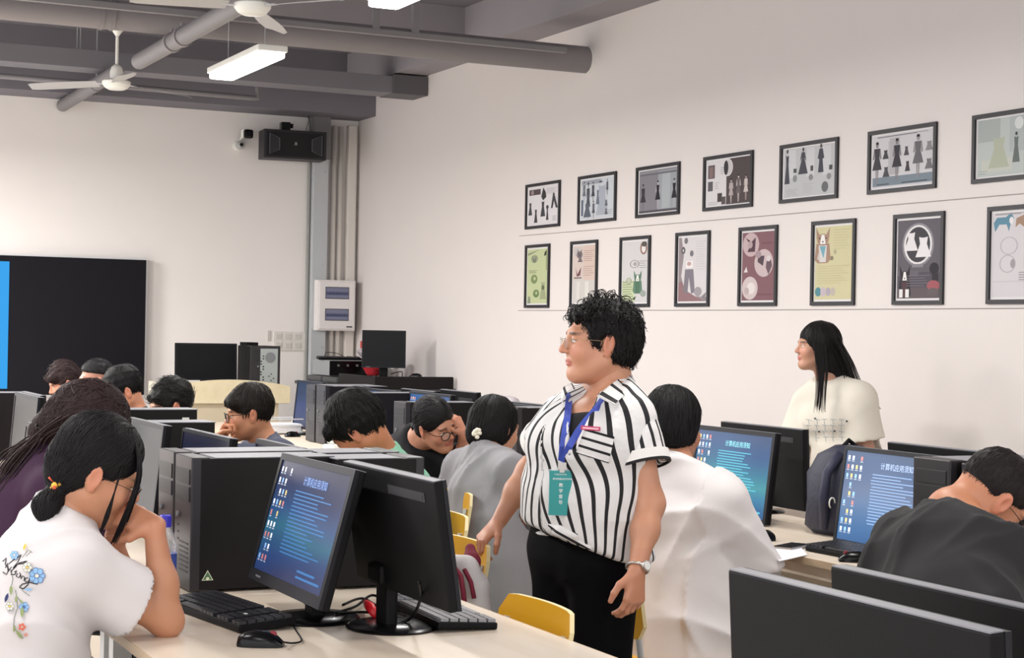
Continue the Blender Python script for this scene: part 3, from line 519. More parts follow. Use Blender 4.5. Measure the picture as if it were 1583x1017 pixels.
# bottom right pair, very near
monitor(1.40, 1.83, 1, 'black back of the nearest monitor, filling the bottom right corner', None, w_=.56, h_=.345, top=1.160, tilt=.06, backlabel=False)
monitor(1.66, 1.92, 1, 'black monitor just behind the nearest one at bottom right, grey top rim showing', None, w_=.60, h_=.345, top=1.139, tilt=.05, backlabel=False)
# ------------------------------------------------------------------ computers, keyboards, mice
def tower(x, y, face, label, h_=.385, w_=.175, l_=.40, z=.75, group=None, yaw=0, sticker=False, rear=False):
    t = thing('computer_tower', label, 'computer', (x, y, z), (0 if face > 0 else math.pi) + yaw, group)
    MB().box((-.005, 0, h_ / 2 + .004), (l_ - .01, w_, h_ - .008), bev=.003).build('case', M_black2 if not rear else M_blackg, t)
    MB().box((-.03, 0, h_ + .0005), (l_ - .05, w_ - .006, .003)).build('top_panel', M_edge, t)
    f = l_ / 2
    MB().box((f - .012, 0, h_ / 2 + .004), (.054, w_ - .001, h_ - .002), bev=.004).build('front_panel', mat('tower_front', '211e22', .38), t)
    MB().box((f + .016, 0, h_ * .86), (.003, w_ * .8, .042), bev=.001).box((f + .016, 0, h_ * .73), (.003, w_ * .8, .042), bev=.001).build('drive_bay', mat('bay_dark', '17161a', .45), t)
    MB().cyl((f + .014, -w_ * .25, h_ * .56), (f + .020, -w_ * .25, h_ * .56), .008, 12).build('power_button', M_grey, t)
    m = MB()
    for k in range(3): m.box((f + .0155, -w_ * .25, h_ * .48 - k * .02), (.002, .012, .005))
    m.build('ports', mat('port_black', '060606', .5), t)
    m = MB()
    for k in range(7): m.box((f + .0155, w_ * .1, h_ * .36 - k * .013), (.002, w_ * .5, .004))
    m.build('front_vents', mat('port_black', '060606', .5), t)
    if sticker:   # small white-edged triangular badge on the side wall
        sd = w_ / 2 + .0008
        def tri(k, r_): return [(math.cos(math.pi / 2 + q * 2.0944) * r_, math.sin(math.pi / 2 + q * 2.0944) * r_) for q in range(3)]
        s = MB()
        for k, (r_, c_) in enumerate(((.019, 0), (.0155, 1))):
            s.prism(tri(0, r_), 0, .0006 + k * .0004, c_, T=lambda a, b, c, q=sd: (.165 + a, (q + c), .045 + b))
        s.prism([(math.cos(q * .785) * .005, math.sin(q * .785) * .005) for q in range(8)], 0, .0014, 0, T=lambda a, b, c, q=sd: (.165 + a, q + c, .040 + b))
        s.build('sticker', [mat('sticker_cream', 'dfe6c8', .5), mat('sticker_green', '4d7350', .5)], t)
    return t
def keyboard(x, y, ang, label, z=.75, w_=.44, d=.145, tilt=0, light=False):
    """long side along local Y, typing side towards local -X"""
    t = thing('keyboard', label, 'keyboard', (x, y, z), ang)
    R = Ry(-.06)
    MB().box((0, 0, .014), (d, w_, .018), bev=.005, R=R).build('body', M_black, t)
    m = MB(); 
    for r in range(6):
        xx = -d * .40 + r * d * .158; off = 0
        for k in range(21):
            yy = w_ * .47 - k * w_ * .0463
            if k in (14, 18): continue
            if r == 0 and 4 <= k <= 9: 
                if k == 6: m.box(R @ Vector((xx, yy - .02, .027)), (d * .12, .12, .007), bev=.0015, R=R)
                continue
            m.box(R @ Vector((xx, yy, .027)), (d * .125, w_ * .039, .008), 0, 0, R)
    m.build('keys', mat('key_grey', '8d8d90', .4) if light else mat('key_black', '232327', .38), t)
    MB().box(R @ Vector((-d * .1, -w_ * .30, .0325)), (.008, .012, .001)).build('white_key_mark', M_white, t)
    return t
def mouse(x, y, ang, label, z=.75):
    t = thing('computer_mouse', label, 'mouse', (x, y, z), ang)
    m = MB(); n = 20; vs = []; fs = []; prof = [(-.055, .0), (-.05, .022), (-.035, .029), (-.01, .032), (.02, .030), (.04, .026), (.055, .018)]
    hs = [.004, .022, .032, .037, .034, .024, .010]
    for (x_, w2), h2 in zip(prof, hs):
        w2 = max(w2, .006)
        for k in range(n):
            a = math.pi * k / (n - 1); vs.append((x_, -w2 * math.cos(a) * (1 if True else 0), h2 * math.sin(a) ** .7 + .001))
    for i in range(6):
        for k in range(n - 1): fs.append((i * n + k, i * n + k + 1, (i + 1) * n + k + 1, (i + 1) * n + k))
        fs.append((i * n, (i + 1) * n, (i + 1) * n + n - 1, i * n + n - 1))
    fs.append(tuple(range(n))); fs.append(tuple(reversed(range(6 * n, 7 * n))))
    m.add(vs, fs); m.build('body', M_blackg, t, smooth=True, angle=60)
    MB().cyl((.03, -.004, .027), (.03, .004, .027), .009, 14).build('wheel', mat('wheel_red', '8c2733', .5), t)
    return t
def cable(name, pts, label, r=.0028, m=None):
    # smooth the polyline with Catmull-Rom
    P = [Vector([float(q) for q in p]) for p in pts]; out = []
    for i in range(len(P) - 1):
        p0, p1, p2, p3 = P[max(i - 1, 0)], P[i], P[i + 1], P[min(i + 2, len(P) - 1)]
        for k in range(8):
            t = k / 8; out.append(.5 * ((2 * p1) + (p2 - p0) * t + (2 * p0 - 5 * p1 + 4 * p2 - p3) * t * t + (3 * p1 - p0 - 3 * p2 + p3) * t ** 3))
    out.append(P[-1])
    return simple(MB().tube(out, r, 8), name, m or M_black, label, 'cable', smooth=True)
DZ = .75
# --- left row towers and monitors
p = WZ(293, 918, .75)
tower(p[0] + .215, p[1] + .09, -1, 'nearest black computer tower, with the small green triangle sticker on its side', sticker=True, w_=.18, h_=.375)
tower(p[0] + .213, p[1] + .275, -1, 'black computer tower directly behind the sticker tower in the foreground', w_=.175, h_=.378)
tower(1.62, 6.50, -1, 'black tower with a grey top just behind the navy lit screen in the left row', h_=.375)
td = tower(1.76, 7.27, -1, 'black drive box with a white label, in front of the spiky haired man', h_=.385)
MB().box((-.15, .0885, .335), (.03, .002, .035)).build('white_label', M_white, td)
tower(1.80, 4.905, 1, 'low black desktop box on the desk close to the green shirt man', h_=.375, l_=.25)
tower(1.80, 4.71, 1, 'black desktop box nearest the striped shirt woman, left of the green sleeve', h_=.372, l_=.25)
tower(1.45, 9.6, -1, 'far dark tower of the left row near the front board', h_=.36)
monitor(1.46, 6.10, -1, 'unlit dark grey monitor in front of the purple shirt girl', 'dim', top=1.15, tilt=.1, w_=.56)
monitor(1.60, 5.80, -1, 'navy lit monitor top seen over the black foreground towers', 'navy', top=1.125, tilt=.1, bez=.012, w_=.60)
monitor(1.66, 5.20, -1, 'dark navy monitor partly behind the lit foreground monitor', 'navy', top=1.13, tilt=.12, w_=.44)
monitor(1.55, 6.85, 1, 'black monitor back with a grey side edge in front of the man in black', None, top=1.135, tilt=.1, w_=.60)
monitor(1.30, 7.28, -1, 'dark monitor at the left picture edge above the purple shirt', None, top=1.065, tilt=.1, w_=.56)
monitor(1.55, 7.62, 1, 'black monitor back just left of the head bent onto a hand', None, top=1.15, tilt=.1)
monitor(1.44, 8.35, -1, 'far dark monitor with a grey rim under the lit blue board', None, top=1.15, tilt=.08, w_=.62)
monitor(1.62, 9.0, 1, 'farthest black monitor of the left row, below the black board', None, top=1.13, tilt=.08)
# --- right row
tower(3.86, 10.42, -1, 'black tower at the head of the right row, nearer of its pair', h_=.37)
tower(3.86, 10.62, -1, 'black tower at the head of the right row, just behind another tower', h_=.37)
monitor(3.86, 11.3, -1, 'blue lit monitor sliver beside the far towers of the right row', 'navy', top=1.12, tilt=.1)
monitor(3.88, 10.02, -1, 'blue lit monitor behind the head of the green shirt man', 'sky', top=1.115, tilt=.1, title=TI)
monitor(4.20, 10.06, 1, 'black monitor back standing against the far end blue monitor', None, top=1.11, tilt=.1)
tower(3.80, 9.62, -1, 'black tower left of the blue screen behind the girl with glasses', h_=.36)
monitor(3.88, 9.22, -1, 'blue lit monitor behind the girl with glasses', 'sky', top=1.125, tilt=.1, w_=.62, title=TI)
monitor(4.20, 9.42, 1, 'black monitor back showing above the blue screen of the girl with glasses', None, top=1.13, tilt=.1)
tower(3.72, 8.72, -1, 'wide black tower side between the girl with glasses and the grey shirt girl', h_=.345)
monitor(4.20, 8.42, 1, 'black monitor back with a bag on it, left of the grey shirt girl', None, top=1.10, tilt=.1)
monitor(3.88, 8.15, -1, 'blue lit monitor to the right of the grey shirt girl', 'sky', top=1.115, tilt=.1, w_=.58, title=TI)
tower(3.85, 7.60, -1, 'black tower between the grey shirt girl and the striped shirt woman', h_=.37)
monitor(3.82, 5.90, -1, 'teal lit monitor in front of the white shirt student at right', 'teal', w_=.58, h_=.36, top=1.115, tilt=.12, title=TI, bez=.018)
monitor(4.14, 6.12, 1, 'black monitor back rising behind the teal screen', None, top=1.115, tilt=.05, w_=.62)
monitor(3.80, 4.86, -1, 'grey blue lit monitor full of icons, in front of the dark shirt student', 'grey', w_=.56, h_=.375, top=1.10, tilt=.13, title=TI, bez=.016, chin=.02)
tower(3.68, 4.22, -1, 'black tower covering the right side of the icon filled screen', h_=.375)
tower(3.70, 4.02, -1, 'black tower behind the dark shirt student, second of the pair', h_=.37)
monitor(4.12, 4.93, 1, 'black monitor back above the tower by the cropped hair student', None, top=1.105, tilt=.08, w_=.60)
monitor(3.85, 3.45, -1, 'blue lit monitor sliver below the face of the dark shirt student', 'teal', top=1.10, tilt=.1)
# --- keyboards and mice
p = (WZ(355, 950, .76)); 
pk = WZ(352, 945, .765); keyboard(pk[0], pk[1], .15, 'black keyboard in the foreground, right of the bare elbow', w_=.47, d=.155)
keyboard(1.765, 4.12, math.pi - .04, 'black and pale grey keyboard lying against the foreground monitor stand', w_=.47, d=.16, light=True)
keyboard(1.10, 5.15, .05, 'black keyboard behind the bent arm of the flower shirt girl', z=.75, w_=.44)
keyboard(3.60, 4.72, .06, 'black keyboard under the grey blue screen, next to the phone', w_=.46)
keyboard(1.74, 7.55, math.pi, 'black keyboard far away beside the stack of papers in the left row')
p = WZ(402, 995, .755); mouse(p[0], p[1], math.radians(-28), 'black mouse with a red wheel mark in the foreground beside the keyboard')
p = WZ(1322, 866, .755); mouse(p[0], p[1], math.radians(150), 'dark mouse in front of the grey blue lit monitor')
p = WZ(1182, 832, .755); mouse(p[0], p[1], math.radians(80), 'black mouse under the teal monitor beside the white sleeve')
p = WZ(452, 674, .755); mouse(p[0], p[1], math.radians(10), 'small black mouse far back on the desk behind the glasses man')
cable('mouse_cable', [WZ(436, 992, .77), WZ(452, 994, .755), WZ(466, 990, .755), WZ(458, 975, .755), WZ(450, 962, .76)], 'thin black cable of the foreground mouse', .0022)
for k, pts in enumerate(([(505, 950, .76), (548, 938, .765), (575, 920, .78), (600, 932, .77)], [(520, 948, .77), (560, 946, .76), (600, 948, .765), (615, 930, .79)], [(530, 935, .80), (560, 925, .77), (590, 940, .76), (640, 955, .76)])):
    cable('loose_cable', [WZ(*q) for q in pts], ('black cable loop between the two foreground monitor stands', 'lower black cable between the foreground monitor stands', 'black cable curling toward the stand of the rear facing monitor')[k], .0035)
cable('display_cable', [WZ(455, 905, .83), WZ(470, 930, .80), WZ(490, 940, .79), WZ(505, 930, .82)], 'black cable hanging behind the lit foreground monitor', .004)
cable('display_cable', [WZ(585, 960, .76), WZ(600, 968, .76), WZ(635, 955, .78), WZ(650, 925, .86), WZ(648, 900, .92)], 'black cable climbing behind the black foreground monitor', .004)
p = WZ(446, 908, .80); q = MB().tube([WZ(440, 900, .84), WZ(450, 915, .82), WZ(462, 925, .80)], [.008, .006, .005], 10).tube([WZ(458, 912, .83), WZ(474, 916, .83)], .008, 10)
simple(q, 'video_plug', mat('grey_plug', '9f9a92', .5), 'pale grey video plug hanging behind the lit foreground monitor', 'plug', smooth=True)
q = MB().tube([WZ(566, 932, .775), WZ(572, 938, .79), WZ(579, 948, .775), WZ(586, 956, .762)], [.009, .013, .012, .007], 10)
simple(q, 'cable_tie', mat('red_plastic', 'd8202a', .35), 'small bright red cable tie on the desk beside the black monitor stand', 'cable tie', smooth=True)
a = WZ(424, 949, .768); q = MB().box(a, (.045, .035, .002), R=Rz(.5)); simple(q, 'paper_tag', M_white, 'tiny white paper tag lying on the foreground monitor base', 'tag')
# bottle with blue cap
p = WZ(246, 905, .75); p = WZ(256, 797, .985); p[2] = .75
t = thing('water_bottle', 'clear plastic water bottle with a blue cap behind the bent forearm', 'bottle', p)
MB().lathe([(.029, 0), (.031, .01), (.031, .06), (.029, .07), (.031, .08), (.031, .15), (.024, .185), (.013, .20), (.013, .21)], n=24).build('body', mat('clear_plastic', 'd8dfe4', .12, trans=.85, alpha=.55), t, smooth=True)
MB().lathe([(.0315, .085), (.0315, .135)], n=24).build('bottle_label', mat('bottle_label', '3b4f9c', .4), t, smooth=True, angle=40)
MB().lathe([(.016, .205), (.016, .235), (.014, .237)], n=20).build('cap', mat('blue_cap', '3a35b4', .35), t, smooth=True, angle=40)
# phone, paper
p = WZ(1223, 845, .756)
t = thing('mobile_phone', 'dark screened phone with a silver edge lying on the right desk', 'phone', p, math.radians(-62))
MB().box((0, 0, .001), (.075, .15, .009), bev=.004).build('body', mat('silver_gold', 'b5aca4', .3, metal=.6), t); MB().box((0, 0, .0062), (.069, .143, .001)).build('screen', M_blackg, t)
pts = [WZ(1180, 848, .753), WZ(1205, 868, .753), WZ(1248, 858, .753), WZ(1232, 838, .753)]
q = MB(); vs = [Vector(x) for x in pts]; q.add(vs + [v + Vector((0, 0, .0015)) for v in vs], [(3, 2, 1, 0), (4, 5, 6, 7), (0, 1, 5, 4), (1, 2, 6, 5), (2, 3, 7, 6), (3, 0, 4, 7)])
simple(q, 'paper_sheet', mat('paper_white', 'e9e8ec', .6), 'white paper sheet under the phone at the desk edge', 'paper')
# papers on left row far part
def sheet(pts, z, m, name, label, cat):
    q = MB(); vs = [Vector(WZ(u, v, z)) for u, v in pts]; n = len(vs)
    q.add(vs + [v + Vector((0, 0, .002)) for v in vs], [tuple(reversed(range(n))), tuple(range(n, 2 * n))] + [(i, (i + 1) % n, n + (i + 1) % n, n + i) for i in range(n)])
    return simple(q, name, m, label, cat)
M_pap = mat('paper_grey', 'c9c8c6', .6)
sheet([(500, 712), (520, 701), (560, 700), (590, 712)], .80, M_pap, 'paper_sheet', 'pale grey sheet on the desk between the two foreground monitor tops', 'paper')
p = WZ(520, 696, .80); t = thing('tissue_pack', 'small white foam box on the desk in front of the green shirt man', 'box', (p[0], p[1], .79), .3)
MB().box((0, 0, .02), (.12, .10, .05), bev=.008).build('box', M_white, t); MB().box((.0, .02, .055), (.07, .05, .03), bev=.008, R=Ry(.3)).build('flap', M_white, t)
MB().box((p[0], p[1], .77), (.36, .5, .04)).build('wooden_board', M_desk)['label'] = 'pale wooden board lying on the desk under the white foam box'; bpy.data.objects['wooden_board']['category'] = 'board'
# backpack on right desk
t = thing('backpack', 'dark navy backpack leaning on the desk between the teal and icon filled monitors', 'backpack', (3.98, 5.33, .75), .1)
m = MB(); prof = [(.10, 0), (.13, .03), (.135, .13), (.125, .23), (.10, .30), (.05, .335), (.0, .34)]; vs = []; fs = []; n = 20
for r_, z in prof:
    for k in range(n): a = k * 2 * math.pi / n; vs.append((r_ * 1.25 * (abs(math.cos(a)) ** .7) * (1 if math.cos(a) > 0 else -1) * .9, r_ * 1.0 * (abs(math.sin(a)) ** .7) * (1 if math.sin(a) > 0 else -1) + .012 * math.sin(z * 30 + a * 3), z))
for i in range(len(prof) - 1):
    for k in range(n): fs.append((i * n + k, i * n + (k + 1) % n, (i + 1) * n + (k + 1) % n, (i + 1) * n + k))
fs.append(tuple(reversed(range(n)))); m.add(vs, fs); m.build('bag_body', mat('navy_nylon', '1a1c30', .6, bump=.3, bscale=40), t, smooth=True)
MB().tube([(-.10, -.06, .31), (-.17, -.07, .24), (-.175, -.06, .15), (-.14, -.03, .03)], .018, 10).build('shoulder_strap', mat('navy_strap', '23253c', .6), t, smooth=True)
MB().tube([(-.03, 0, .33), (0, 0, .355), (.04, 0, .33)], .009, 8).build('top_loop', M_black, t, smooth=True)
MB().tube([(-.155 + .014 * math.cos(a), -.085, .13 + .02 * math.sin(a)) for a in [k * .6 for k in range(8)]], .003, 6).build('ring', M_white, t, smooth=True)
# --- lectern with monitor and open tower
t = thing('lectern', 'cream wooden lectern with a curved front board, standing before the front wall', 'lectern', (4.06, 14.1, 0))
m = MB(); top = [(-.51 + 1.02 * k / 16, .99 + .055 * math.sin(math.pi * k / 16) ** .8) for k in range(17)]
m.prism([(-.51, .85)] + top + [(.51, .85)], -.01, .03, T=lambda x, y, z: (x, -.25 + z, y)); m.build('curved_front', M_lect, t)
m = MB()
for s_ in (-1, 1): m.box((s_ * .50, .02, .92), (.03, .54, .14), bev=.003)
m.build('side_board', M_lect, t); MB().box((0, .03, .86), (1.0, .52, .03)).build('worktop', M_lect, t)
MB().box((.05, .02, .43), (.76, .44, .86), bev=.004).build('pedestal', mat('lectern_body', 'c9bca2', .5), t)
MB().box((-.56, .06, .96), (.04, .3, .12), bev=.01).build('end_wing', mat('lectern_wing', 'b5b0a0', .5), t)
monitor(3.93, 14.15, 1, 'black screened monitor standing on the lectern', None, w_=.53, h_=.31, top=1.34, tilt=.05, yaw=-math.pi / 2, z0=.875)
t = tower(4.37, 14.1, 1, 'computer tower on the lectern with its grey connector panel facing the room', h_=.385, w_=.26, l_=.36, z=.94, yaw=-math.pi / 2, rear=True)
m = MB().box((.198, .03, .20), (.006, .15, .33)); m.build('connector_panel', mat('zinc_panel', '9fa6a4', .45), t)
m = MB().cyl((.201, .04, .29), (.204, .04, .29), .045, 20); m.build('fan_grille', mat('fan_grille', '77797c', .5), t)
m = MB(); rnd = random.Random(3)
for k in range(12): m.box((.202, -.02 + rnd.choice((-.02, 0)) , .06 + k * .022), (.003, .012, .010))
for k in range(5): m.box((.202, .03 + (k % 3) * .02, .08 + k * .018), (.003, .01, .008))
m.build('sockets', M_black, t)
MB().box((-.02, -.08, .40), (.2, .1, .03)).build('loose_part', M_black, t)
# --- corner cabinet with monitor, mixer, keyboard
t = thing('teacher_cabinet', 'long black control cabinet along the right wall in the room corner', 'cabinet', (5.53, 14.45, 0))
MB().box((0, 0, .48), (.72, 2.0, .95), bev=.01).build('body', M_black, t)
MB().box((-.0, .0, .975), (.76, 2.04, .03), bev=.006).build('top', mat('charcoal_top', '3c3d40', .5), t)
MB().box((-.33, -.55, 1.035), (.03, .93, .11), bev=.012).build('front_ledge', M_black2, t)
MB().box((0, -1.01, 1.035), (.72, .03, .11), bev=.012).build('end_ledge', M_black2, t)
for k in range(3): MB().box((-.365, -.66 + k * .66, .5), (.01, .6, .8), bev=.003).build('door', mat('cabinet_door', '202125', .4), t)
for s_ in (0, 1): MB().box((-.1, .2 + s_ * .42, 1.02), (.46, .40, .06), bev=.02).build('panel', mat('charcoal_grey_pad', '4a4a4d', .55), t)
t = thing('amplifier', 'grey steel amplifier box on the corner cabinet, with a keyboard lying on top', 'amplifier', (5.45, 14.98, 1.05))
MB().box((0, 0, .075), (.42, .5, .14), bev=.004).build('case', mat('silver_case', '8e9295', .35), t)
MB().box((-.02, -.256, .075), (.40, .012, .13)).build('front_panel', M_blackg, t)
m = MB()
for k in range(4): m.cyl((-.14 + k * .09, -.262, .10), (-.14 + k * .09, -.275, .10), .011, 10)
m.build('knobs', M_grey, t)
keyboard(5.40, 14.95, math.radians(80), 'black keyboard lying on the amplifier in the corner', z=1.195, w_=.40, d=.14)
m = MB(); rnd = np.random.RandomState(4)
def lump(c, r, seed, n=24, amp=.25):
    q = MB(); rs = np.random.RandomState(seed); ph = rs.rand(6) * 6.28
    q.ell((0, 0, 0), (1, 1, 1), n); vs = []
    for v in q.v:
        x, y, z = v; k = 1 + amp * (math.sin(3 * x + ph[0]) * math.sin(4 * y + ph[1]) + .6 * math.sin(6 * z + ph[2] + 2 * x) + .4 * math.sin(9 * y + ph[3]) * math.sin(8 * z + ph[4])) * .6
        vs.append((c[0] + x * r[0] * k, c[1] + y * r[1] * k, c[2] + z * r[2] * k))
    q.v = vs; return q
simple(lump((5.62, 14.78, 1.27), (.10, .09, .055), 3), 'plastic_bag', mat('cloudy_plastic', 'b3acae', .3, bump=.3, bscale=20), 'crumpled translucent plastic bag on the amplifier', 'bag', smooth=True)
simple(lump((5.55, 14.45, 1.17), (.09, .12, .11), 9), 'red_packet', mat('red_wrap', 'c03038', .35, bump=.4, bscale=25), 'crumpled red packet on the corner cabinet behind the monitor', 'packet', smooth=True)
a = WX(586, 515, 5.45); b_ = WX(649, 575, 5.45)
monitor(5.45, 13.95, 1, 'square black monitor standing on the corner cabinet, mouse beside it', None, w_=.38, h_=.325, top=1.475, tilt=.03, yaw=-math.pi / 2 - .35, z0=1.06, bez=.014)
mouse(5.66, 13.72, 2.4, 'black mouse on the corner cabinet right of the square monitor', z=1.075)
cable('loose_cable', [(5.5, 13.9, 1.1), (5.58, 13.85, 1.12), (5.55, 13.75, 1.075), (5.64, 13.78, 1.08)], 'black cable running from the square monitor to its mouse', .004)
cable('loose_cable', [(5.30, 15.05, 1.21), (5.33, 15.1, 1.26), (5.45, 15.12, 1.25), (5.5, 15.05, 1.215)], 'thin black cable curling on the amplifier in the corner', .003)
# bag on monitor in right row
simple(lump((4.24, 8.92, 1.06), (.08, .13, .06), 12), 'plastic_bag', mat('cloudy_plastic', 'b3acae', .3, bump=.3, bscale=20), 'grey plastic bag behind the monitors left of the grey shirt girl', 'bag', smooth=True)
MB().box((4.24, 8.92, .89), (.26, .22, .28), bev=.02).build('cardboard_box', M_black)['label'] = 'dark box under the grey plastic bag behind the right row monitors'; bpy.data.objects['cardboard_box']['category'] = 'box'
# wire basket with papers
p = WZ(432, 668, .76)
t = thing('wire_basket', 'grey metal basket with papers on the desk behind the glasses man', 'basket', (p[0], p[1], .755), .1)
for z in (.01, .055, .10): MB().tube([(-.15, -.12, z), (.15, -.12, z), (.15, .12, z), (-.15, .12, z)], .005, 6, closed=True).build('ring_wire', M_frame, t)
for a, b_ in ((-.15, -.12), (.15, -.12), (.15, .12), (-.15, .12)): MB().cyl((a, b_, 0), (a, b_, .105), .005, 6).build('post', M_frame, t)
MB().box((0, 0, .04), (.26, .20, .05)).build('papers', mat('paper_white', 'e9e8ec', .6), t)
# ------------------------------------------------------------------ chairs
def chair(x, y, ang, label, top=.82, group=None):
    """backrest at local -X, sitter looks to +X"""
    t = thing('student_chair', label, 'chair', (x, y, 0), ang, group)
    m = MB(); n = 16; w2 = .205; vs = []
    def back(yy, z): return Vector((-.19 - (z - .45) * .16 - .03 * (1 - (yy / w2) ** 2), yy, z))
    out = []
    r = .045; z0, z1 = top - .26, top
    for cx_, cz, a0 in ((w2 - r, z1 - r, 0), (-w2 + r, z1 - r, 90), (-w2 + r, z0 + r, 180), (w2 - r, z0 + r, 270)):
        for k in range(6): a = math.radians(a0 + 90 * k / 5); out.append((cx_ + r * math.cos(a), cz + r * math.sin(a)))
    N = len(out); A = [back(*q) for q in out]; B = [v + Vector((-.013, 0, 0)) for v in A]
    bm = bmesh.new()
    # fan in strips keeps the curved plate smooth
    grid = []; gy = 14; gz = 6
    def inset(yy, zz):
        dy = max(0, abs(yy) - (w2 - r)); 
        zz = max(z0, min(z1, zz)); e = r - math.sqrt(max(0, r * r - dy * dy)) if dy > 0 else 0
        return max(z0 + e, min(z1 - e, zz))
    pts = [[back(-w2 + 2 * w2 * i / gy, inset(-w2 + 2 * w2 * i / gy, z0 + (z1 - z0) * j / gz)) for j in range(gz + 1)] for i in range(gy + 1)]
    vs = [p for c_ in pts for p in c_]; K = len(vs); vs2 = [p + Vector((-.013, 0, 0)) for p in vs]; fs = []; ms = []
    idx = lambda i, j: i * (gz + 1) + j
    for i in range(gy):
        for j in range(gz): fs.append((idx(i, j), idx(i + 1, j), idx(i + 1, j + 1), idx(i, j + 1))); fs.append((K + idx(i, j), K + idx(i, j + 1), K + idx(i + 1, j + 1), K + idx(i + 1, j)))
    m.add(vs + vs2, fs, 0)
    ring = [idx(i, 0) for i in range(gy + 1)] + [idx(gy, j) for j in range(1, gz + 1)] + [idx(i, gz) for i in range(gy - 1, -1, -1)] + [idx(0, j) for j in range(gz - 1, 0, -1)]
    m.f += [(ring[i], K + ring[i], K + ring[(i + 1) % len(ring)], ring[(i + 1) % len(ring)]) for i in range(len(ring))]; m.m += [1] * len(ring)
    m.build('backrest', [M_yel, M_yedge], t, smooth=True, angle=40)
    s = MB(); n = 10; poly = [(-.19, -.19), (.17, -.2), (.2, -.17), (.2, .17), (.17, .2), (-.19, .19)]
    s.prism(poly, .435, .450, 0); s.build('seat', M_yel, t)
    f = MB()
    for s_ in (-1, 1):
        yy = s_ * .165
        f.tube([(.17, yy, .425), (-.17, yy, .425), (-.205, yy, .47), (-.215 - .03, yy, top - .06)], .011, 8)
    f.build('back_frame', M_frame, t, smooth=True, angle=50)
    for sx, x0, x1 in ((1, .15, .19), (-1, -.15, -.23)):
        for s_ in (-1, 1): MB().tube([(x0, s_ * .165, .425), (x1, s_ * .175, .01)], .011, 8).build('leg', M_frame, t, smooth=True, angle=50)
    MB().tube([(.165, -.168, .28), (.165, .168, .28)], .008, 8).tube([(-.18, -.168, .2), (-.18, .168, .2)], .008, 8).build('stretcher', M_frame, t, smooth=True, angle=50)
    m = MB()
    for s_ in (-1, 1): m.cyl(back(s_ * .165, top - .1) + Vector((.003, 0, 0)), back(s_ * .165, top - .1) + Vector((-.018, 0, 0)), .006, 8)
    m.build('screws', M_chrome, t)
    return t
# chairs: those on the left side of a row look to +X, on its right side to -X
chair(1.73, 3.955, math.pi, 'empty yellow chair pushed under the desk in front of the black trousers', top=.80)
chair(1.98, 5.0, math.pi, 'yellow chair with the white jacket hung on it, held by the striped shirt woman', top=.83)
chair(2.25, 5.77, math.pi, 'yellow chair behind the jacket chair, its back partly hidden by it', top=.83)
chair(2.61, 6.53, math.pi, 'yellow chair with a pale band, just left of the grey shirt girl', top=.83)
chair(2.90, 4.84, .05, 'yellow chair under the white shirt student at right', top=.80)
chair(2.92, 3.4, .0, 'yellow chair under the dark shirt student at right', top=.78)
chair(.50, 4.0, .0, 'yellow chair under the flower shirt girl', top=.80)
chair(.46, 5.05, .0, 'yellow chair under the purple shirt girl', top=.80)
chair(2.0, 7.75, math.pi, 'yellow chair under the glasses man resting his chin', top=.8)
# ------------------------------------------------------------------ implicit surfaces for bodies, clothes and hair
V = lambda *a: np.array(a, float)
def nrm(a): a = np.asarray(a, float); return a / (np.linalg.norm(a) + 1e-9)
def cone(a, b, ra, rb, k=.02, op='u', flat=False, flata=False):
    a, b = np.asarray(a, float), np.asarray(b, float); ba = b - a; L2 = ba @ ba + 1e-12; L = math.sqrt(L2); r = max(ra, rb)
    def f(X, Y, Z):
        px, py, pz = X - a[0], Y - a[1], Z - a[2]; t0 = (px * ba[0] + py * ba[1] + pz * ba[2]) / L2; t = np.clip(t0, 0, 1)
        d = np.sqrt((px - t * ba[0]) ** 2 + (py - t * ba[1]) ** 2 + (pz - t * ba[2]) ** 2) - (ra + (rb - ra) * t)
        if flat: d = np.maximum(d, (t0 - 1) * L)
        if flata: d = np.maximum(d, -t0 * L)
        return d
    return (f, np.minimum(a, b) - r, np.maximum(a, b) + r, k, op)
def ecap(a, b, ra, rb, side, e, k=.03, op='u', flat=False, eb=None):
    """capsule widened by factor e along side"""
    a, b, side = np.asarray(a, float), np.asarray(b, float), nrm(side); ba = b - a; side = nrm(side - nrm(ba) * (side @ nrm(ba))); L2 = ba @ ba + 1e-12; L = math.sqrt(L2); eb = e if eb is None else eb; r = max(ra, rb) * max(e, eb)
    def f(X, Y, Z):
        px, py, pz = X - a[0], Y - a[1], Z - a[2]; t0 = (px * ba[0] + py * ba[1] + pz * ba[2]) / L2; t = np.clip(t0, 0, 1)
        qx, qy, qz = px - t * ba[0], py - t * ba[1], pz - t * ba[2]; s = qx * side[0] + qy * side[1] + qz * side[2]; ee = e + (eb - e) * t
        q2 = qx * qx + qy * qy + qz * qz - s * s; d = np.sqrt(np.maximum(q2, 0) + (s / ee) ** 2) - (ra + (rb - ra) * t)
        if flat: d = np.maximum(d, (t0 - 1) * L)
        return d
    return (f, np.minimum(a, b) - r, np.maximum(a, b) + r, k, op)
def ell(c, r, k=.02, op='u', R=None):
    c, r = np.asarray(c, float), np.asarray(r, float); R = np.eye(3) if R is None else np.asarray(R, float); m = r.max()
    def f(X, Y, Z):
        p = [X - c[0], Y - c[1], Z - c[2]]; q = [R[0, i] * p[0] + R[1, i] * p[1] + R[2, i] * p[2] for i in range(3)]
        k0 = np.sqrt(sum((q[i] / r[i]) ** 2 for i in range(3))); k1 = np.sqrt(sum((q[i] / r[i] ** 2) ** 2 for i in range(3))) + 1e-9
        return k0 * (k0 - 1) / k1
    return (f, c - m, c + m, k, op)
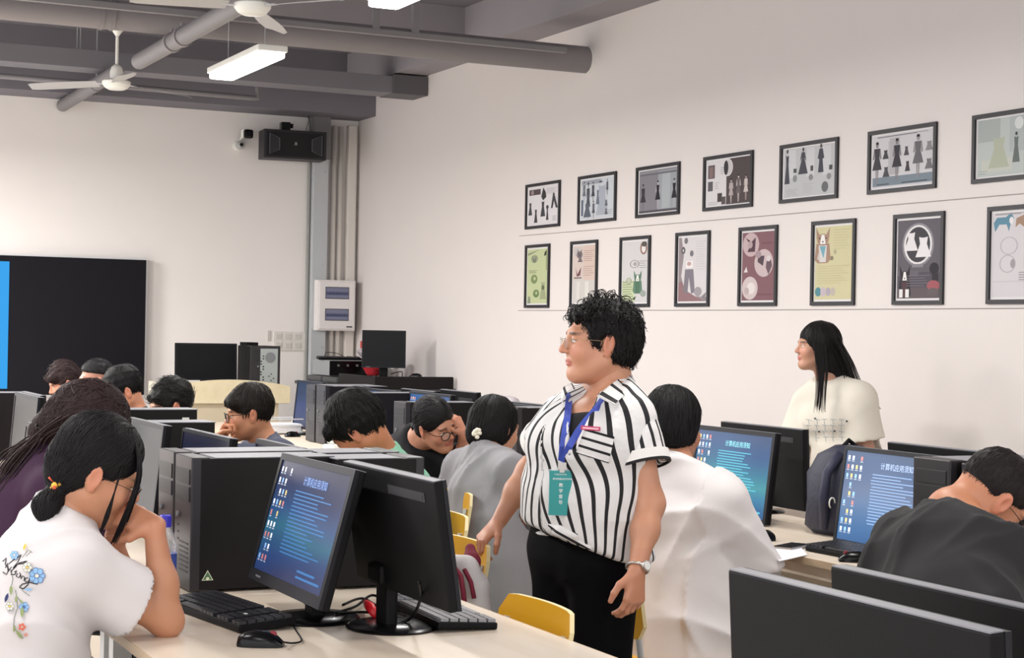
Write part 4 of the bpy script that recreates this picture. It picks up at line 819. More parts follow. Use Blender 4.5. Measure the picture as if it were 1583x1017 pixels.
def half(p, n, op='s', k=.004):
    """cuts away the side n points to"""
    p, n = np.asarray(p, float), nrm(n)
    return (lambda X, Y, Z: -((X - p[0]) * n[0] + (Y - p[1]) * n[1] + (Z - p[2]) * n[2]), None, None, k, op)
def surf(prims, h, lo=None, hi=None, post=None, pad=.03):
    B = [p for p in prims if p[1] is not None and p[4] == 'u']
    if lo is None: lo = np.min([p[1] for p in B], 0) - pad; hi = np.max([p[2] for p in B], 0) + pad
    lo, hi = np.asarray(lo, float), np.asarray(hi, float); n = np.ceil((hi - lo) / h).astype(int) + 1
    ax = [lo[i] + h * np.arange(n[i]) for i in range(3)]; D = np.full(n, .08, np.float32)
    for f, a, b, k, op in prims:
        if a is None: i0 = np.zeros(3, int); i1 = n
        else:
            m = k + 3 * h + .012; i0 = np.clip(np.floor((a - m - lo) / h).astype(int), 0, n); i1 = np.clip(np.ceil((b + m - lo) / h).astype(int) + 1, 0, n)
            if (i1 <= i0).any(): continue
        sl = tuple(slice(i0[i], i1[i]) for i in range(3))
        X = ax[0][sl[0]][:, None, None]; Y = ax[1][sl[1]][None, :, None]; Z = ax[2][sl[2]][None, None, :]
        d = f(X, Y, Z); A = D[sl]
        if op == 'u':
            g = np.maximum(k - np.abs(A - d), 0) / k; D[sl] = np.minimum(A, d) - g * g * k * .25
        else:
            d = -d; g = np.maximum(k - np.abs(A - d), 0) / k; D[sl] = np.maximum(A, d) + g * g * k * .25
    if post is not None: D = D + post(ax[0][:, None, None], ax[1][None, :, None], ax[2][None, None, :]).astype(np.float32)
    return nets(D, lo, h)
def nets(D, lo, h):
    S = D < 0; n = np.array(D.shape); co = [(i, j, k) for i in (0, 1) for j in (0, 1) for k in (0, 1)]
    cnt = sum(S[i:n[0] - 1 + i, j:n[1] - 1 + j, k:n[2] - 1 + k].astype(np.int8) for i, j, k in co)
    C = np.argwhere((cnt > 0) & (cnt < 8))
    if len(C) == 0: return np.zeros((0, 3)), np.zeros((0, 4), int)
    vals = np.stack([D[C[:, 0] + i, C[:, 1] + j, C[:, 2] + k] for i, j, k in co], 1); cof = np.array(co, float); pos = np.zeros((len(C), 3)); ct = np.zeros(len(C))
    for a in range(8):
        for b in range(a + 1, 8):
            if np.abs(cof[a] - cof[b]).sum() != 1: continue
            va, vb = vals[:, a], vals[:, b]; m = (va < 0) != (vb < 0); t = np.where(m, va / np.where(m, va - vb, 1), 0)
            pos += m[:, None] * (cof[a] + t[:, None] * (cof[b] - cof[a])); ct += m
    P = lo + h * (C + pos / ct[:, None]); I = np.full(n - 1, -1, np.int64); I[C[:, 0], C[:, 1], C[:, 2]] = np.arange(len(C)); Q = []
    for axx in range(3):
        o = [i for i in range(3) if i != axx]; s0 = [slice(None)] * 3; s1 = [slice(None)] * 3; s0[axx] = slice(0, n[axx] - 1); s1[axx] = slice(1, n[axx])
        for q in o: s0[q] = slice(1, n[q] - 1); s1[q] = slice(1, n[q] - 1)
        A, B_ = S[tuple(s0)], S[tuple(s1)]; E = np.argwhere(A != B_); ins = A[E[:, 0], E[:, 1], E[:, 2]]; base = E.copy()
        for q in o: base[:, q] += 1
        def cell(d1, d2):
            c = base.copy(); c[:, o[0]] -= d1; c[:, o[1]] -= d2; return I[c[:, 0], c[:, 1], c[:, 2]]
        q = np.stack([cell(1, 1), cell(0, 1), cell(0, 0), cell(1, 0)], 1)
        fl = ins if axx != 1 else ~ins
        q[~fl] = q[~fl][:, ::-1]; Q.append(q)
    F_ = np.concatenate(Q); F_ = F_[(F_ >= 0).all(1)]
    return P, F_
def mesh_np(name, P, F_, mats, parent=None, col=None, s=None, smooth=True):
    me = bpy.data.meshes.new(name); me.vertices.add(len(P)); me.vertices.foreach_set('co', P.astype(np.float32).ravel())
    F_ = np.asarray(F_, np.int32); k = F_.shape[1]; me.loops.add(len(F_) * k); me.loops.foreach_set('vertex_index', F_.ravel())
    me.polygons.add(len(F_)); me.polygons.foreach_set('loop_start', np.arange(0, len(F_) * k, k, dtype=np.int32)); me.update(calc_edges=True)
    if col is not None:
        a = me.color_attributes.new('col', 'FLOAT_COLOR', 'POINT'); c = np.ones((len(P), 4), np.float32); c[:, :3] = col; a.data.foreach_set('color', c.ravel())
    if s is not None:
        a = me.attributes.new('stripe', 'FLOAT', 'POINT'); a.data.foreach_set('value', s.astype(np.float32))
    me.validate(); o = link(name, me, mats, parent)
    if smooth: me.polygons.foreach_set('use_smooth', np.ones(len(me.polygons), bool))
    return o
def join(parts):
    P, F_, n = [], [], 0
    for p, f in parts: P.append(p); F_.append(f + n); n += len(p)
    return np.concatenate(P), np.concatenate(F_)
def sstep(a, b, x): t = np.clip((x - a) / (b - a), 0, 1); return t * t * (3 - 2 * t)
# ---- head (x = own right, y = face direction, z up; metres, origin between the ears)
def head_prims(f=1.0, nose=1.0, jaw=1.0, female=True, mouth=0):
    h = [ell((0, -.014, .032), (.073, .093, .084), .03), ell((0, .022, -.030), (.060 * f, .064, .082), .03)]
    for s in (-1, 1):
        h += [cone((s * .052 * f, -.004, -.050), (s * .020, .060, -.090 * jaw), .017, .015, .035), ell((s * .036 * f, .060, -.024), (.024, .022, .024), .03)]
    h += [ell((0, .066, -.088 * jaw), (.022, .018, .017), .025), cone((-.034, .077, .026), (.034, .077, .026), .011, .011, .02)]
    h += [cone((0, .086, .014), (0, .101 * nose, -.018), .0065, .0095, .012), ell((0, .101 * nose, -.022), (.0115, .010, .0085), .008)]
    for s in (-1, 1): h += [ell((s * .0115, .093, -.025), (.007, .008, .006), .006), ell((s * .030, .095, .007), (.017, .014, .0085), .014, 's')]
    for s in (-1, 1): h += [ell((s * .030, .0755, .0065), (.0145, .0128, .0135), .003), ell((s * .030, .0895, .0045), (.0125, .004, .0016), .0015, 's')]
    h += [ell((0, .0845, -.0505), (.023, .010, .0065), .006), ell((0, .083, -.0595), (.019, .010, .0068), .006), ell((0, .096, -.055), (.023, .006, .0012), .0025, 's')]
    for s in (-1, 1):
        R = np.array(Rz(s * -.35) @ Ry(s * .12)); h += [ell((s * .0765, -.010, -.002), (.0085, .019, .031), .008, 'u', R), ell((s * .086, -.006, .002), (.006, .010, .017), .006, 's', R), ell((s * .072, -.004, -.028), (.008, .009, .009), .006)]
    return h
SKT = np.array((.75, .67, .60))
LIP, BROW, EYEW, DARK = srgb('b5605a'), srgb('2a1f1c'), srgb('e8e2dc'), srgb('17110f')
def head_col(P, skin, blush=.35, lip=.75, brow=1, lipc=None):
    sk = np.array(srgb(skin)) * SKT; c = np.tile(sk, (len(P), 1)); x, y, z = np.abs(P[:, 0]), P[:, 1], P[:, 2]
    def mixc(c, w, k): return c * (1 - w[:, None]) + np.array(k) * w[:, None]
    c = mixc(c, blush * np.exp(-(((x - .042) / .02) ** 2 + ((z + .022) / .018) ** 2)) * (y > .02), srgb('cf7f6c'))
    c = mixc(c, blush * .8 * np.exp(-((x / .013) ** 2 + ((z + .02) / .012) ** 2)) * (y > .09), srgb('cc7c6a'))
    c = mixc(c, .5 * sstep(.074, .082, x) * (np.abs(z) < .04), srgb('cf8068'))
    lp = lip * sstep(.024, .019, x) * sstep(.0115, .0085, np.abs(z + .0553)) * (y > .075); c = mixc(c, lp, lipc or LIP)
    bz = .0265 - .10 * np.maximum(x - .03, 0); br = brow * sstep(.0052, .003, np.abs(z - bz)) * sstep(.011, .016, x) * sstep(.051, .044, x) * (y > .055); c = mixc(c, br * .85, BROW)
    ey = sstep(.0045, .0028, np.abs(z - .0048)) * sstep(.0145, .012, np.abs(x - .030)) * (y > .074)
    c = mixc(c, ey, EYEW); ir = sstep(.0058, .0048, np.hypot(x - .030, (z - .0052))) * (y > .074) * sstep(.005, .003, np.abs(z - .0048)); c = mixc(c, ir, DARK)
    lid = sstep(.0022, .001, np.abs(z - .0093 + 12 * (x - .030) ** 2)) * sstep(.0165, .014, np.abs(x - .030)) * (y > .066); c = mixc(c, lid * .85, DARK)
    return c
# ---- hands
def hand_prims(wr, d, pn, side, curl=(.35, .4, .45, .5), tcurl=.35, sc=1.0, spread=.08, tspread=.75, k=.004):
    """side +1 right hand, -1 left; d along the hand, pn out of the palm"""
    d, pn = nrm(d), np.asarray(pn, float); pn = nrm(pn - d * (pn @ d)); th = np.cross(d, pn) * side; P = []; wr = np.asarray(wr, float)
    L = .088 * sc; offs = [.028, .009, -.010, -.028]; ln = [.070, .078, .072, .056]; rr = [.0088, .009, .0086, .0076]
    P.append(ecap(wr - d * .01, wr + d * .05 * sc, .017 * sc, .016 * sc, th, 1.35, .012)); 
    for i in range(4):
        b = wr + d * (.02 * sc) + th * offs[i] * .55 * sc; kn = wr + d * (L - abs(offs[i] - .006) * .28) * 1.0 + th * offs[i] * sc * 1.0 - pn * .002
        P.append(cone(b, kn, .0135 * sc, .0115 * sc, .012)); u = nrm(d + th * (offs[i] / .028) * spread); a = 0; p = kn; c = curl[i]
        for q, fr in enumerate((.45, .31, .24)):
            a += c * (1.0, 1.15, .8)[q]; v = u * math.cos(a) + pn * math.sin(a); p2 = p + v * ln[i] * fr * sc * 1.02; r0 = rr[i] * sc
            P.append(cone(p, p2, r0 * (1.05, .97, .9)[q], r0 * (.97, .9, .78)[q], .0035)); p = p2
    b = wr + d * .018 * sc + th * .022 * sc; t1 = b + nrm(d * .7 + th * tspread + pn * .35) * .038 * sc; v = nrm(d * 1 + th * tspread * .55 + pn * tcurl); t2 = t1 + v * .030 * sc; v2 = nrm(d * 1 + th * (tspread * .3 - tcurl * .4) + pn * tcurl * 1.4); t3 = t2 + v2 * .026 * sc
    P += [cone(b, t1, .014 * sc, .0115 * sc, .014), cone(t1, t2, .0112 * sc, .0102 * sc, .004), cone(t2, t3, .0102 * sc, .008 * sc, .004)]
    return P
# ---- whole person
def folds(seed, amp, freq=1.0, dirs=None):
    rs = np.random.RandomState(seed); D_ = []
    for i in range(7):
        v = rs.randn(3) * (1, 1, .6); v = nrm(v) * (9 + 16 * rs.rand()) * freq; D_.append((v, rs.rand() * 6.28, (.5 + rs.rand()) / 5, nrm(rs.randn(3)) * 11, rs.rand() * 6.28))
    def f(X, Y, Z):
        o = 0
        w_ = .03 * np.sin(9 * Z + 7 * X) + .03 * np.sin(8 * Y - 5 * Z)
        for v, p, a, v2, p2 in D_:
            q = 1 - np.abs(np.sin(v[0] * (X + w_) + v[1] * (Y - w_) + v[2] * (Z + w_) + p)); k = np.maximum(np.sin(v2[0] * X + v2[1] * Y + v2[2] * Z + p2), 0); o = o - a * (q ** 2.5) * k * 3.2 + a * .35
        return amp * o
    return f
def M_skin(): return mat('skin', 'd8a88c', .5, attr='col', sss=.08)
M_hair = {}
def hairmat(c):
    if c not in M_hair:
        m = mat('hair_' + c, c, .52, spec=.22, bump=.3, bscale=260); M_hair[c] = m
    return M_hair[c]
def strands(P, F_, flow, n, L, seed=1, w_=.0013, lift=.0015, region=None, steps=7, wave=0, kinkout=0):
    """thin tapered locks lying on the hair surface"""
    bvh = BVHTree.FromPolygons([tuple(p) for p in P], [tuple(f) for f in F_]); rs = np.random.RandomState(seed); vs = []; fs = []
    idx = rs.randint(0, len(P), n * 3); cnt = 0
    for i in idx:
        if cnt >= n: break
        p = P[i].copy()
        if region is not None and not region(p): continue
        cnt += 1; Lc = L * (.5 + .8 * rs.rand()); pts = []; nn = []; ph = rs.rand() * 6.28; jit = rs.randn(3) * .14; lf = lift * (.2 + 1.2 * rs.rand()); ko = kinkout * rs.rand() ** 3
        for k in range(steps + 1):
            q, nr, _, _ = bvh.find_nearest(Vector(p))
            if q is None: break
            q, nr = np.array(q), np.array(nr); pts.append(q + nr * (lf + ko * (k / steps) ** 2)); nn.append(nr)
            v = np.asarray(flow(q), float) + jit; v = v - nr * (v @ nr); v = nrm(v)
            if wave: v = nrm(v + wave * math.sin(ph + k * 1.5) * np.cross(v, nr))
            p = q + v * Lc / steps
        if len(pts) < 3: continue
        b = len(vs); m_ = len(pts)
        for k in range(m_):
            t = nrm(pts[min(k + 1, m_ - 1)] - pts[max(k - 1, 0)]); sd = np.cross(t, nn[k]); ww = w_ * (.7 + .6 * rs.rand() * 0 + .3) * math.sin(math.pi * (k + .6) / (m_ + .5)) ** .6
            vs += [pts[k] - sd * ww, pts[k] + nn[k] * ww * .9, pts[k] + sd * ww]
        for k in range(m_ - 1):
            a = b + 3 * k; fs += [(a, a + 1, a + 4, a + 3), (a + 1, a + 2, a + 5, a + 4)]
    return np.array(vs), np.array(fs)
def frame(fwd, up):
    f = nrm(fwd); r = nrm(np.cross(f, up)); u = np.cross(r, f); return np.stack([r, f, u], 1)     # columns: right, forward, up
def tolocal(o, root):
    me = o.data; n = len(me.vertices); a = np.zeros(n * 3, np.float32); me.vertices.foreach_get('co', a); a = a.reshape(-1, 3) - np.asarray(root, np.float32); me.vertices.foreach_set('co', a.ravel()); me.update()
def person(cfg):
    """cfg J: joints in the room, head frame, clothing; returns the root"""
    J = {k: np.asarray(v, float) for k, v in cfg['J'].items()}; sc = cfg.get('scale', 1.0); g = cfg.get('girth', 1.0); h = cfg.get('res', .008); fine = cfg.get('fine', .004)
    root = np.array([J['hip'][0], J['hip'][1], 0.]); t = thing('person', cfg['label'], 'person', root)
    side = nrm(J['shR'] - J['shL']); hip, neck = J['hip'], J['neck']; sp = neck - hip; fwd = nrm(np.cross(UPV, side)); fwd = nrm(np.cross(nrm(sp), side))
    waist = J.get('waist', hip + sp * .33 - fwd * .008); chest = J.get('chest', hip + sp * .70 - fwd * .012); HR = frame(J['face'], J['hup']); Hc = J['head']; hs = cfg.get('head', 1.0)
    hd = lambda p: Hc + HR @ (np.asarray(p, float) * hs)
    nb = neck - fwd * .005
    def torso(i=0., belly=0., hem=None):
        G = g * sc; T = [ecap(hip, waist, .112 * G + i, .098 * G + i, side, 1.42, .05), ecap(waist, chest, (.098 + belly) * G + i, .104 * G + i, side, 1.42, .05, eb=1.40),
             ecap(chest, chest * .35 + neck * .65, .104 * G + i, .066 * sc + i, side, 1.38, .05, eb=1.7)]
        for s in ('L', 'R'):
            T += [cone(neck * .75 + J['sh' + s] * .25 - V(0, 0, .012), J['sh' + s], .046 * sc + i * .8, .052 * sc + i, .05), cone(nb + V(0, 0, .035), neck * .4 + J['sh' + s] * .6, .036 * sc + i * .5, .030 * sc + i, .05)]
        if cfg.get('female', True):
            for s in (-1, 1): T.append(ell(chest + fwd * (.075 * G) + side * s * .065 * G - V(0, 0, .01), (.055 * G + i,) * 3, .05))
        return T
    body = torso(); ag = cfg.get('armg', g)
    arms = []
    for s in ('L', 'R'):
        arms += [cone(J['sh' + s], J['el' + s], .047 * sc * ag, .037 * sc * ag, .03), cone(J['el' + s], J['el' + s] * .6 + J['wr' + s] * .4, .037 * sc * ag, .036 * sc * ag, .03), cone(J['el' + s] * .6 + J['wr' + s] * .4, J['wr' + s], .036 * sc * ag, .0235 * sc * ag, .03)]
    legs = []
    for s in ('L', 'R'):
        hp = hip + side * (.085 if s == 'R' else -.085) * sc; legs += [cone(hp, J['kn' + s], .083 * sc * g, .055 * sc, .04), cone(J['kn' + s], J['an' + s], .054 * sc, .036 * sc, .03)]
    neckp = [cone(nb - V(0, 0, .02), hd((0, -.020, -.055)), .052 * sc, .050 * hs, .03), cone(nb + V(0, 0, .01), hd((0, -.03, -.02)), .054 * sc, .052 * hs, .02)]
    parts = []
    low = [hip]
    P1, F1 = surf(body + arms + legs + neckp, h); parts.append((P1, F1, None))
    # hands with their own fine grid
    for s in ('L', 'R'):
        hc = cfg.get('hand' + s)
        if hc is None: continue
        w_ = J['wr' + s]; d = np.asarray(hc['d'], float); sd = 1 if s == 'R' else -1
        hp = hand_prims(w_, d, hc['pn'], sd, **{k: v for k, v in hc.items() if k not in ('d', 'pn')}, sc=sc * cfg.get('handscale', .95))
        b = [q for q in hp]; lo = np.min([q[1] for q in b], 0) - .012; hi = np.max([q[2] for q in b], 0) + .012
        P2, F2 = surf([arms[(0 if s == 'L' else 3) + 2]] + hp, min(fine, .0035), lo - .02, hi + .02); parts.append((P2, F2, 'hand'))
    # head in its own frame
    Hi = HR.T; nbl = Hi @ (nb - Hc) / hs
    np_ = [cone((0, -.02, -.045), nbl, .050, .052, .03), cone((0, -.03, -.01), nbl + V(0, -.012, 0), .05, .052, .02)]
    P3, F3 = surf(head_prims(**cfg.get('face', {})) + np_, fine / hs, (-.1, -.13, -.20), (.1, .13, .13)); colH = head_col(P3, cfg.get('skin', 'dca98d'), **cfg.get('makeup', {})); P3w = Hc + (P3 * hs) @ HR.T
    base = np.array(srgb(cfg.get('skin', 'dca98d'))) * SKT; cols = []
    PP, FF, n = [], [], 0
    for p, f, kd in parts + [(P3w, F3, 'head')]:
        PP.append(p); FF.append(f + n); n += len(p); cols.append(colH if kd == 'head' else (np.tile(base * np.array([1.0, .93, .92]), (len(p), 1)) if kd == 'hand' else np.tile(base, (len(p), 1))))
    o = mesh_np('body', np.concatenate(PP), np.concatenate(FF), M_skin(), t, col=np.concatenate(cols)); tolocal(o, root)
    def child(name, PF, m, **k):
        q = mesh_np(name, PF[0], PF[1], m, t, **k); tolocal(q, root); return q
    # shirt
    S = cfg.get('shirt')
    if S:
        i = S.get('ease', .014); hem = S.get('hem', .12); sl = S.get('sleeve', .62); lo_ = S.get('loose', .016)
        top = torso(i, S.get('belly', 0)); down = nrm(hip - waist); he = hip + down * hem
        top.append(ecap(waist, he, .105 * g * sc + i + lo_ * .5, .118 * g * sc + i + lo_ * S.get('flare', 1), side, 1.42, .05, flat=True, eb=1.38))
        top.append(half(he, down))
        for p_, n_ in S.get('cuts', []): top.append(half(p_, n_, k=.02))
        top.append(half(nb + V(0, 0, S.get('neckcut', .055)) + fwd * .02, nrm(UPV * .9 + fwd * S.get('necktilt', .45)), k=.006))
        top.append(cone(nb - fwd * .01 + V(0, 0, .01), hd((0, -.02, -.04)), .044 * sc, .050 * sc, .006, 's'))
        if S.get('v'):  # open V neckline
            va, vt, vr = S['v']; vm = va * .5 + vt * .5
            top += [cone(va - FW * k_, vt - FW * k_, .005, vr, .004, 's') for k_ in (-.02, .0, .03, .06, .09, .12)]
        slp = []
        for s in ('L', 'R'):
            a, e = J['sh' + s], J['el' + s]; e2 = a + (e - a) * sl; slp += [cone(a, e2, .052 * sc * ag + i * 1.1, .050 * sc * ag + i + lo_, .03, flat=True)]
            if sl > 1.02: w_ = J['wr' + s]; e2 = e + (w_ - e) * (sl - 1); slp[-1] = cone(a, e, .052 * sc + i, .045 * sc + i, .03); slp += [cone(e, e2, .045 * sc + i, .034 * sc + i, .03, flat=True)]
        hol = []
        for s in ('L', 'R'):
            a, e = J['sh' + s], J['el' + s]
            if sl <= 1.02: e2 = a + (e - a) * sl; hol.append(cone(a + (e2 - a) * .5, e2 + nrm(e - a) * .01, .030 * sc + i * .8, .046 * sc * ag + i + lo_ - .016, .004, 's'))
        fo = folds(S.get('seed', 1), S.get('fold', .007), S.get('ff', 1.0))
        m = S['mat']
        if S.get('split'):
            q = surf(top, S.get('res', h), post=fo); st = S['split'](q[0], 'body', J, fwd, side); child('shirt', q, m, s=st)
            for s in ('L', 'R'):
                j = 0 if s == 'L' else 1; q = surf([slp[j], hol[j]], S.get('res', h), post=fo); st = S['split'](q[0], s, J, fwd, side); q2 = child('sleeve', q, m, s=st)
                a, e = J['sh' + s], J['el' + s]; e2 = a + (e - a) * sl; dn = nrm(e - a); r2 = .050 * sc * ag + i + lo_
                mm = MB(); k = 36; u1 = nrm(np.cross(dn, V(.3, .5, .8))); u2 = np.cross(dn, u1)
                prof = [(-.030, r2 + .0005), (-.030, r2 + .004), (-.002, r2 + .0045), (-.002, r2 + .001), (-.002, r2 + .0046), (.005, r2 + .0046), (.005, r2 - .004)]
                for ip, (z_, rad) in enumerate(prof):
                    for q_ in range(k): a_ = 2 * math.pi * q_ / k; mm.v.append(tuple(e2 + dn * z_ + (u1 * math.cos(a_) + u2 * math.sin(a_)) * rad - root))
                for ip in range(len(prof) - 1):
                    for q_ in range(k): mm.f.append((ip * k + q_, ip * k + (q_ + 1) % k, (ip + 1) * k + (q_ + 1) % k, (ip + 1) * k + q_)); mm.m.append(0 if ip < 3 else 1)
                mm.build('cuff', [mat('cuff_white', 'e6e3de', .8), mat('cuff_black', '131216', .8)], q2, smooth=True, angle=40)
        else:
            q = surf(top + slp + hol, S.get('res', h), post=fo); child('shirt', q, m)
    T_ = cfg.get('trousers')
    if T_:
        i = .012; pr = [ecap(hip - nrm(sp) * .0, waist, .114 * g * sc + i * .6, .098 * g * sc + i * .6, side, 1.42, .05)]
        for s in ('L', 'R'):
            hp = hip + side * (.085 if s == 'R' else -.085) * sc; w2 = T_.get('wide', 0)
            pr += [cone(hp, J['kn' + s], .086 * sc * g + i, .060 * sc + i + w2 * .5, .04), cone(J['kn' + s], J['an' + s] + V(0, 0, .03), .060 * sc + i + w2 * .5, .048 * sc + i + w2, .03, flat=True)]
        pr.append(half(waist, waist - hip)); child('trousers', surf(pr, T_.get('res', max(h, .010)), post=folds(5, .006)), T_['mat'])
        for s in ('L', 'R'):
            a = J['an' + s]; fd = nrm(V(*(J.get('toe' + s, fwd * V(1, 1, 0))))) ; fd = nrm(V(fd[0], fd[1], 0)); b = V(a[0], a[1], 0)
            q = surf([cone(b + V(0, 0, .045) - fd * .03, b + V(0, 0, .07), .036, .034, .02), ecap(b + fd * .02 + V(0, 0, .035), b + fd * .15 + V(0, 0, .03), .036, .028, np.cross(fd, UPV), 1.3, .03), half((0, 0, .004), (0, 0, -1))], .009); child('shoe', q, cfg.get('shoe', M_white))
    # hair
    Hh = cfg.get('hair')
    if Hh:
        pr = Hh['prims']; q = surf(pr, Hh.get('res', .005), post=Hh.get('post')); q = (q[0], q[1])
        P4, F4 = q
        if Hh.get('n'):
            s_ = strands(P4, F4, Hh['flow'], Hh['n'], Hh.get('L', .08), w_=Hh.get('w', .0014), wave=Hh.get('wave', .15), lift=Hh.get('lift', .0015), kinkout=Hh.get('kink', .004), region=Hh.get('region'))
            if len(s_[0]): P4, F4 = join([(P4, F4), s_])
        if Hh.get('extra') is not None:
            for e_ in Hh['extra']: P4, F4 = join([(P4, F4), e_])
        child('hair', (Hc + (P4 * hs) @ HR.T, F4), hairmat(Hh.get('col', '0e0c0d')))
    t['_'] = 0; del t['_']
    cfg['out'] = dict(t=t, hd=hd, HR=HR, fwd=fwd, side=side, root=root, J=J, chest=chest, waist=waist, hs=hs)
    return t
def locks(paths, r0, r1=.0008, n=5):
    """tapered tubes given as polylines in the head frame, returned as quads"""
    vs = []; fs = []
    for pts in paths:
        pts = [np.asarray(p, float) for p in pts]; out = []
        for i in range(len(pts) - 1):
            p0, p1, p2, p3 = pts[max(i - 1, 0)], pts[i], pts[i + 1], pts[min(i + 2, len(pts) - 1)]
            for k in range(4): t = k / 4; out.append(.5 * ((2 * p1) + (p2 - p0) * t + (2 * p0 - 5 * p1 + 4 * p2 - p3) * t * t + (3 * p1 - p0 - 3 * p2 + p3) * t ** 3))
        out.append(pts[-1]); m_ = len(out); b = len(vs); u = None
        for k in range(m_):
            t = nrm(out[min(k + 1, m_ - 1)] - out[max(k - 1, 0)]); u = nrm(np.cross(t, (1, .2, .1))) if u is None else nrm(u - t * (u @ t)); w_ = np.cross(t, u); r = r0 + (r1 - r0) * (k / (m_ - 1)) ** 1.5
            for j in range(n): a = 2 * math.pi * j / n; vs.append(out[k] + (u * math.cos(a) + w_ * math.sin(a)) * r)
        for k in range(m_ - 1):
            for j in range(n): fs.append((b + k * n + j, b + k * n + (j + 1) % n, b + (k + 1) * n + (j + 1) % n, b + (k + 1) * n + j))
    return np.array(vs), np.array(fs)
def seated(x, y, phi, lean=.25, hunch=.12, sc=1.0, head_yaw=0, head_pitch=-.2, seat=.45, arms='desk', head_roll=0, headup=.165, sho=.175):
    """joints of a seated person at x,y facing heading phi"""
    f = V(math.cos(phi), math.sin(phi), 0); r = V(math.sin(phi), -math.cos(phi), 0)
    hip = V(x, y, seat + .10); sd = f * math.sin(lean) + UPV * math.cos(lean); lean2 = lean + hunch * 2; sd2 = f * math.sin(lean2) + UPV * math.cos(lean2)
    chest = hip + sd * .33 * sc; neck = chest + sd2 * .175 * sc; shc = neck - sd2 * .045 * sc
    J = dict(hip=hip, waist=hip + sd * .155 * sc - f * .005, chest=chest - f * .01, neck=neck, shL=shc - r * sho * sc, shR=shc + r * sho * sc)
    hn = nrm(sd2 * .6 + UPV * .4 + f * .15); J['head'] = neck + hn * headup * sc
    fy = math.cos(head_yaw) * f - math.sin(head_yaw) * r * -1 * -1; hf = V(math.cos(phi + head_yaw), math.sin(phi + head_yaw), 0); J['face'] = hf * math.cos(head_pitch) + UPV * math.sin(head_pitch); J['hup'] = UPV * math.cos(head_roll) + np.cross(hf, UPV) * math.sin(head_roll)
    for s, q in (('L', -1), ('R', 1)):
        J['el' + s] = J['sh' + s] + r * q * .05 + f * .13 - V(0, 0, .25) * sc; J['wr' + s] = V(*(J['el' + s] + f * .22 - r * q * .09))
        J['wr' + s][2] = .80; J['kn' + s] = hip + f * .42 + r * q * .12 - V(0, 0, .04); J['an' + s] = V(J['kn' + s][0] - f[0] * .02, J['kn' + s][1] - f[1] * .02, .08)
    return J, f, r
# ------------------------------------------------------------------ hair shapes (head frame)
def cap(top=.0, back=.0, sides=.0, zc=.038): return [ell((0, -.018 - back * .5, zc + top * .4), (.081 + sides, .101 + back, .090 + top), .02)]
def facecut(fz=.052, y0=.062, w=.070, drop=-.03): return [ell((0, .118, drop - .012), (w, .075, fz + .04), .02, 's')]
def earcut(): return [ell((s * .088, .002, -.020), (.026, .030, .034), .015, 's') for s in (-1, 1)]
def flow_crown(c=(0, -.05, .13), down=.6):
    c = np.array(c); return lambda p: nrm(p - c) + V(0, 0, -down)
def hair_short(seed=1, fringe=.018, nape=-.055, top=.012, n=900, col='0e0c0d', spiky=False, sides=.0, L=.06, cut=True):
    pr = cap(top, .002, sides) + [cone((-.045, .070, .062), (.045, .070, .062), fringe, fringe, .03)] + facecut(.05, drop=-.015) + [half((0, 0, nape), (0, .55, -1), k=.02)] + [half((0, .035, -.012), (0, .7, -1), k=.02)] + (earcut() if cut else [])
    fl = (lambda p: V(p[0] * 3, .5 + p[1] * 2, .3)) if spiky else flow_crown((0, -.045, .14), .3)
    return dict(prims=pr, flow=fl, n=n, L=L, w=.0015, wave=.3, lift=.003, kink=.020 if spiky else .010, col=col, post=folds(seed, .005, 4), res=.0055)
def hair_bob(seed=2, low=-.085, n=700, col='0c0b0c', open_=.0):
    pr = cap(.010, .006, .006) + [ell((0, -.035, -.03), (.084, .088, .085), .04)] + facecut(.055, drop=-.025) + [half((0, 0, low), (0, .12, -1), k=.02), cone((0, .0, -.13), (0, .0, .02), .055, .06, .02, 's')]
    return dict(prims=pr, flow=flow_crown((0, -.02, .14), 1.2), n=n, L=.11, w=.0016, wave=.06, lift=.0015, kink=.006, col=col, post=folds(seed, .003, 4), res=.0055)
def hair_pony(seed=3, tie=(0, -.118, -.035), end=(0, -.125, -.13), r=.028, n=900, col='0f0d0e', fine=.0045, extra=None, L=.09):
    tie, end = np.array(tie, float), np.array(end, float); mid = (tie + end) / 2 + V(0, -.018, .0)
    pr = cap(.008, .002, .002) + [ell((0, -.04, -.02), (.070, .078, .065), .03)] + facecut(.052, drop=-.012) + [half((0, -.02, -.045), (0, .75, -1), k=.02), half((0, .045, -.02), (0, 1, -.75), k=.02)] + earcut() + \
        [cone(V(0, -.08, .0), tie, .03, .014, .03), cone(tie, mid, .012, r, .02), cone(mid, end, r, r * .35, .02)]
    def fl(p):
        if p[1] < tie[1] + .01 and p[2] < tie[2] + .02: return nrm(end - tie)
        return nrm(tie - p)
    return dict(prims=pr, flow=fl, n=n, L=L, w=.0014, wave=.05, lift=.0012, kink=.004, col=col, post=folds(seed, .002, 4), res=fine, extra=extra)
MS = lambda n, c, **k: mat(n, c, .85, bump=.03, bscale=120, spec=.15, sheen=.05, **k)
J_NAVY = MS('dark_trousers', '1b1c22'); JEANS = MS('blue_jeans', '3c4a63')
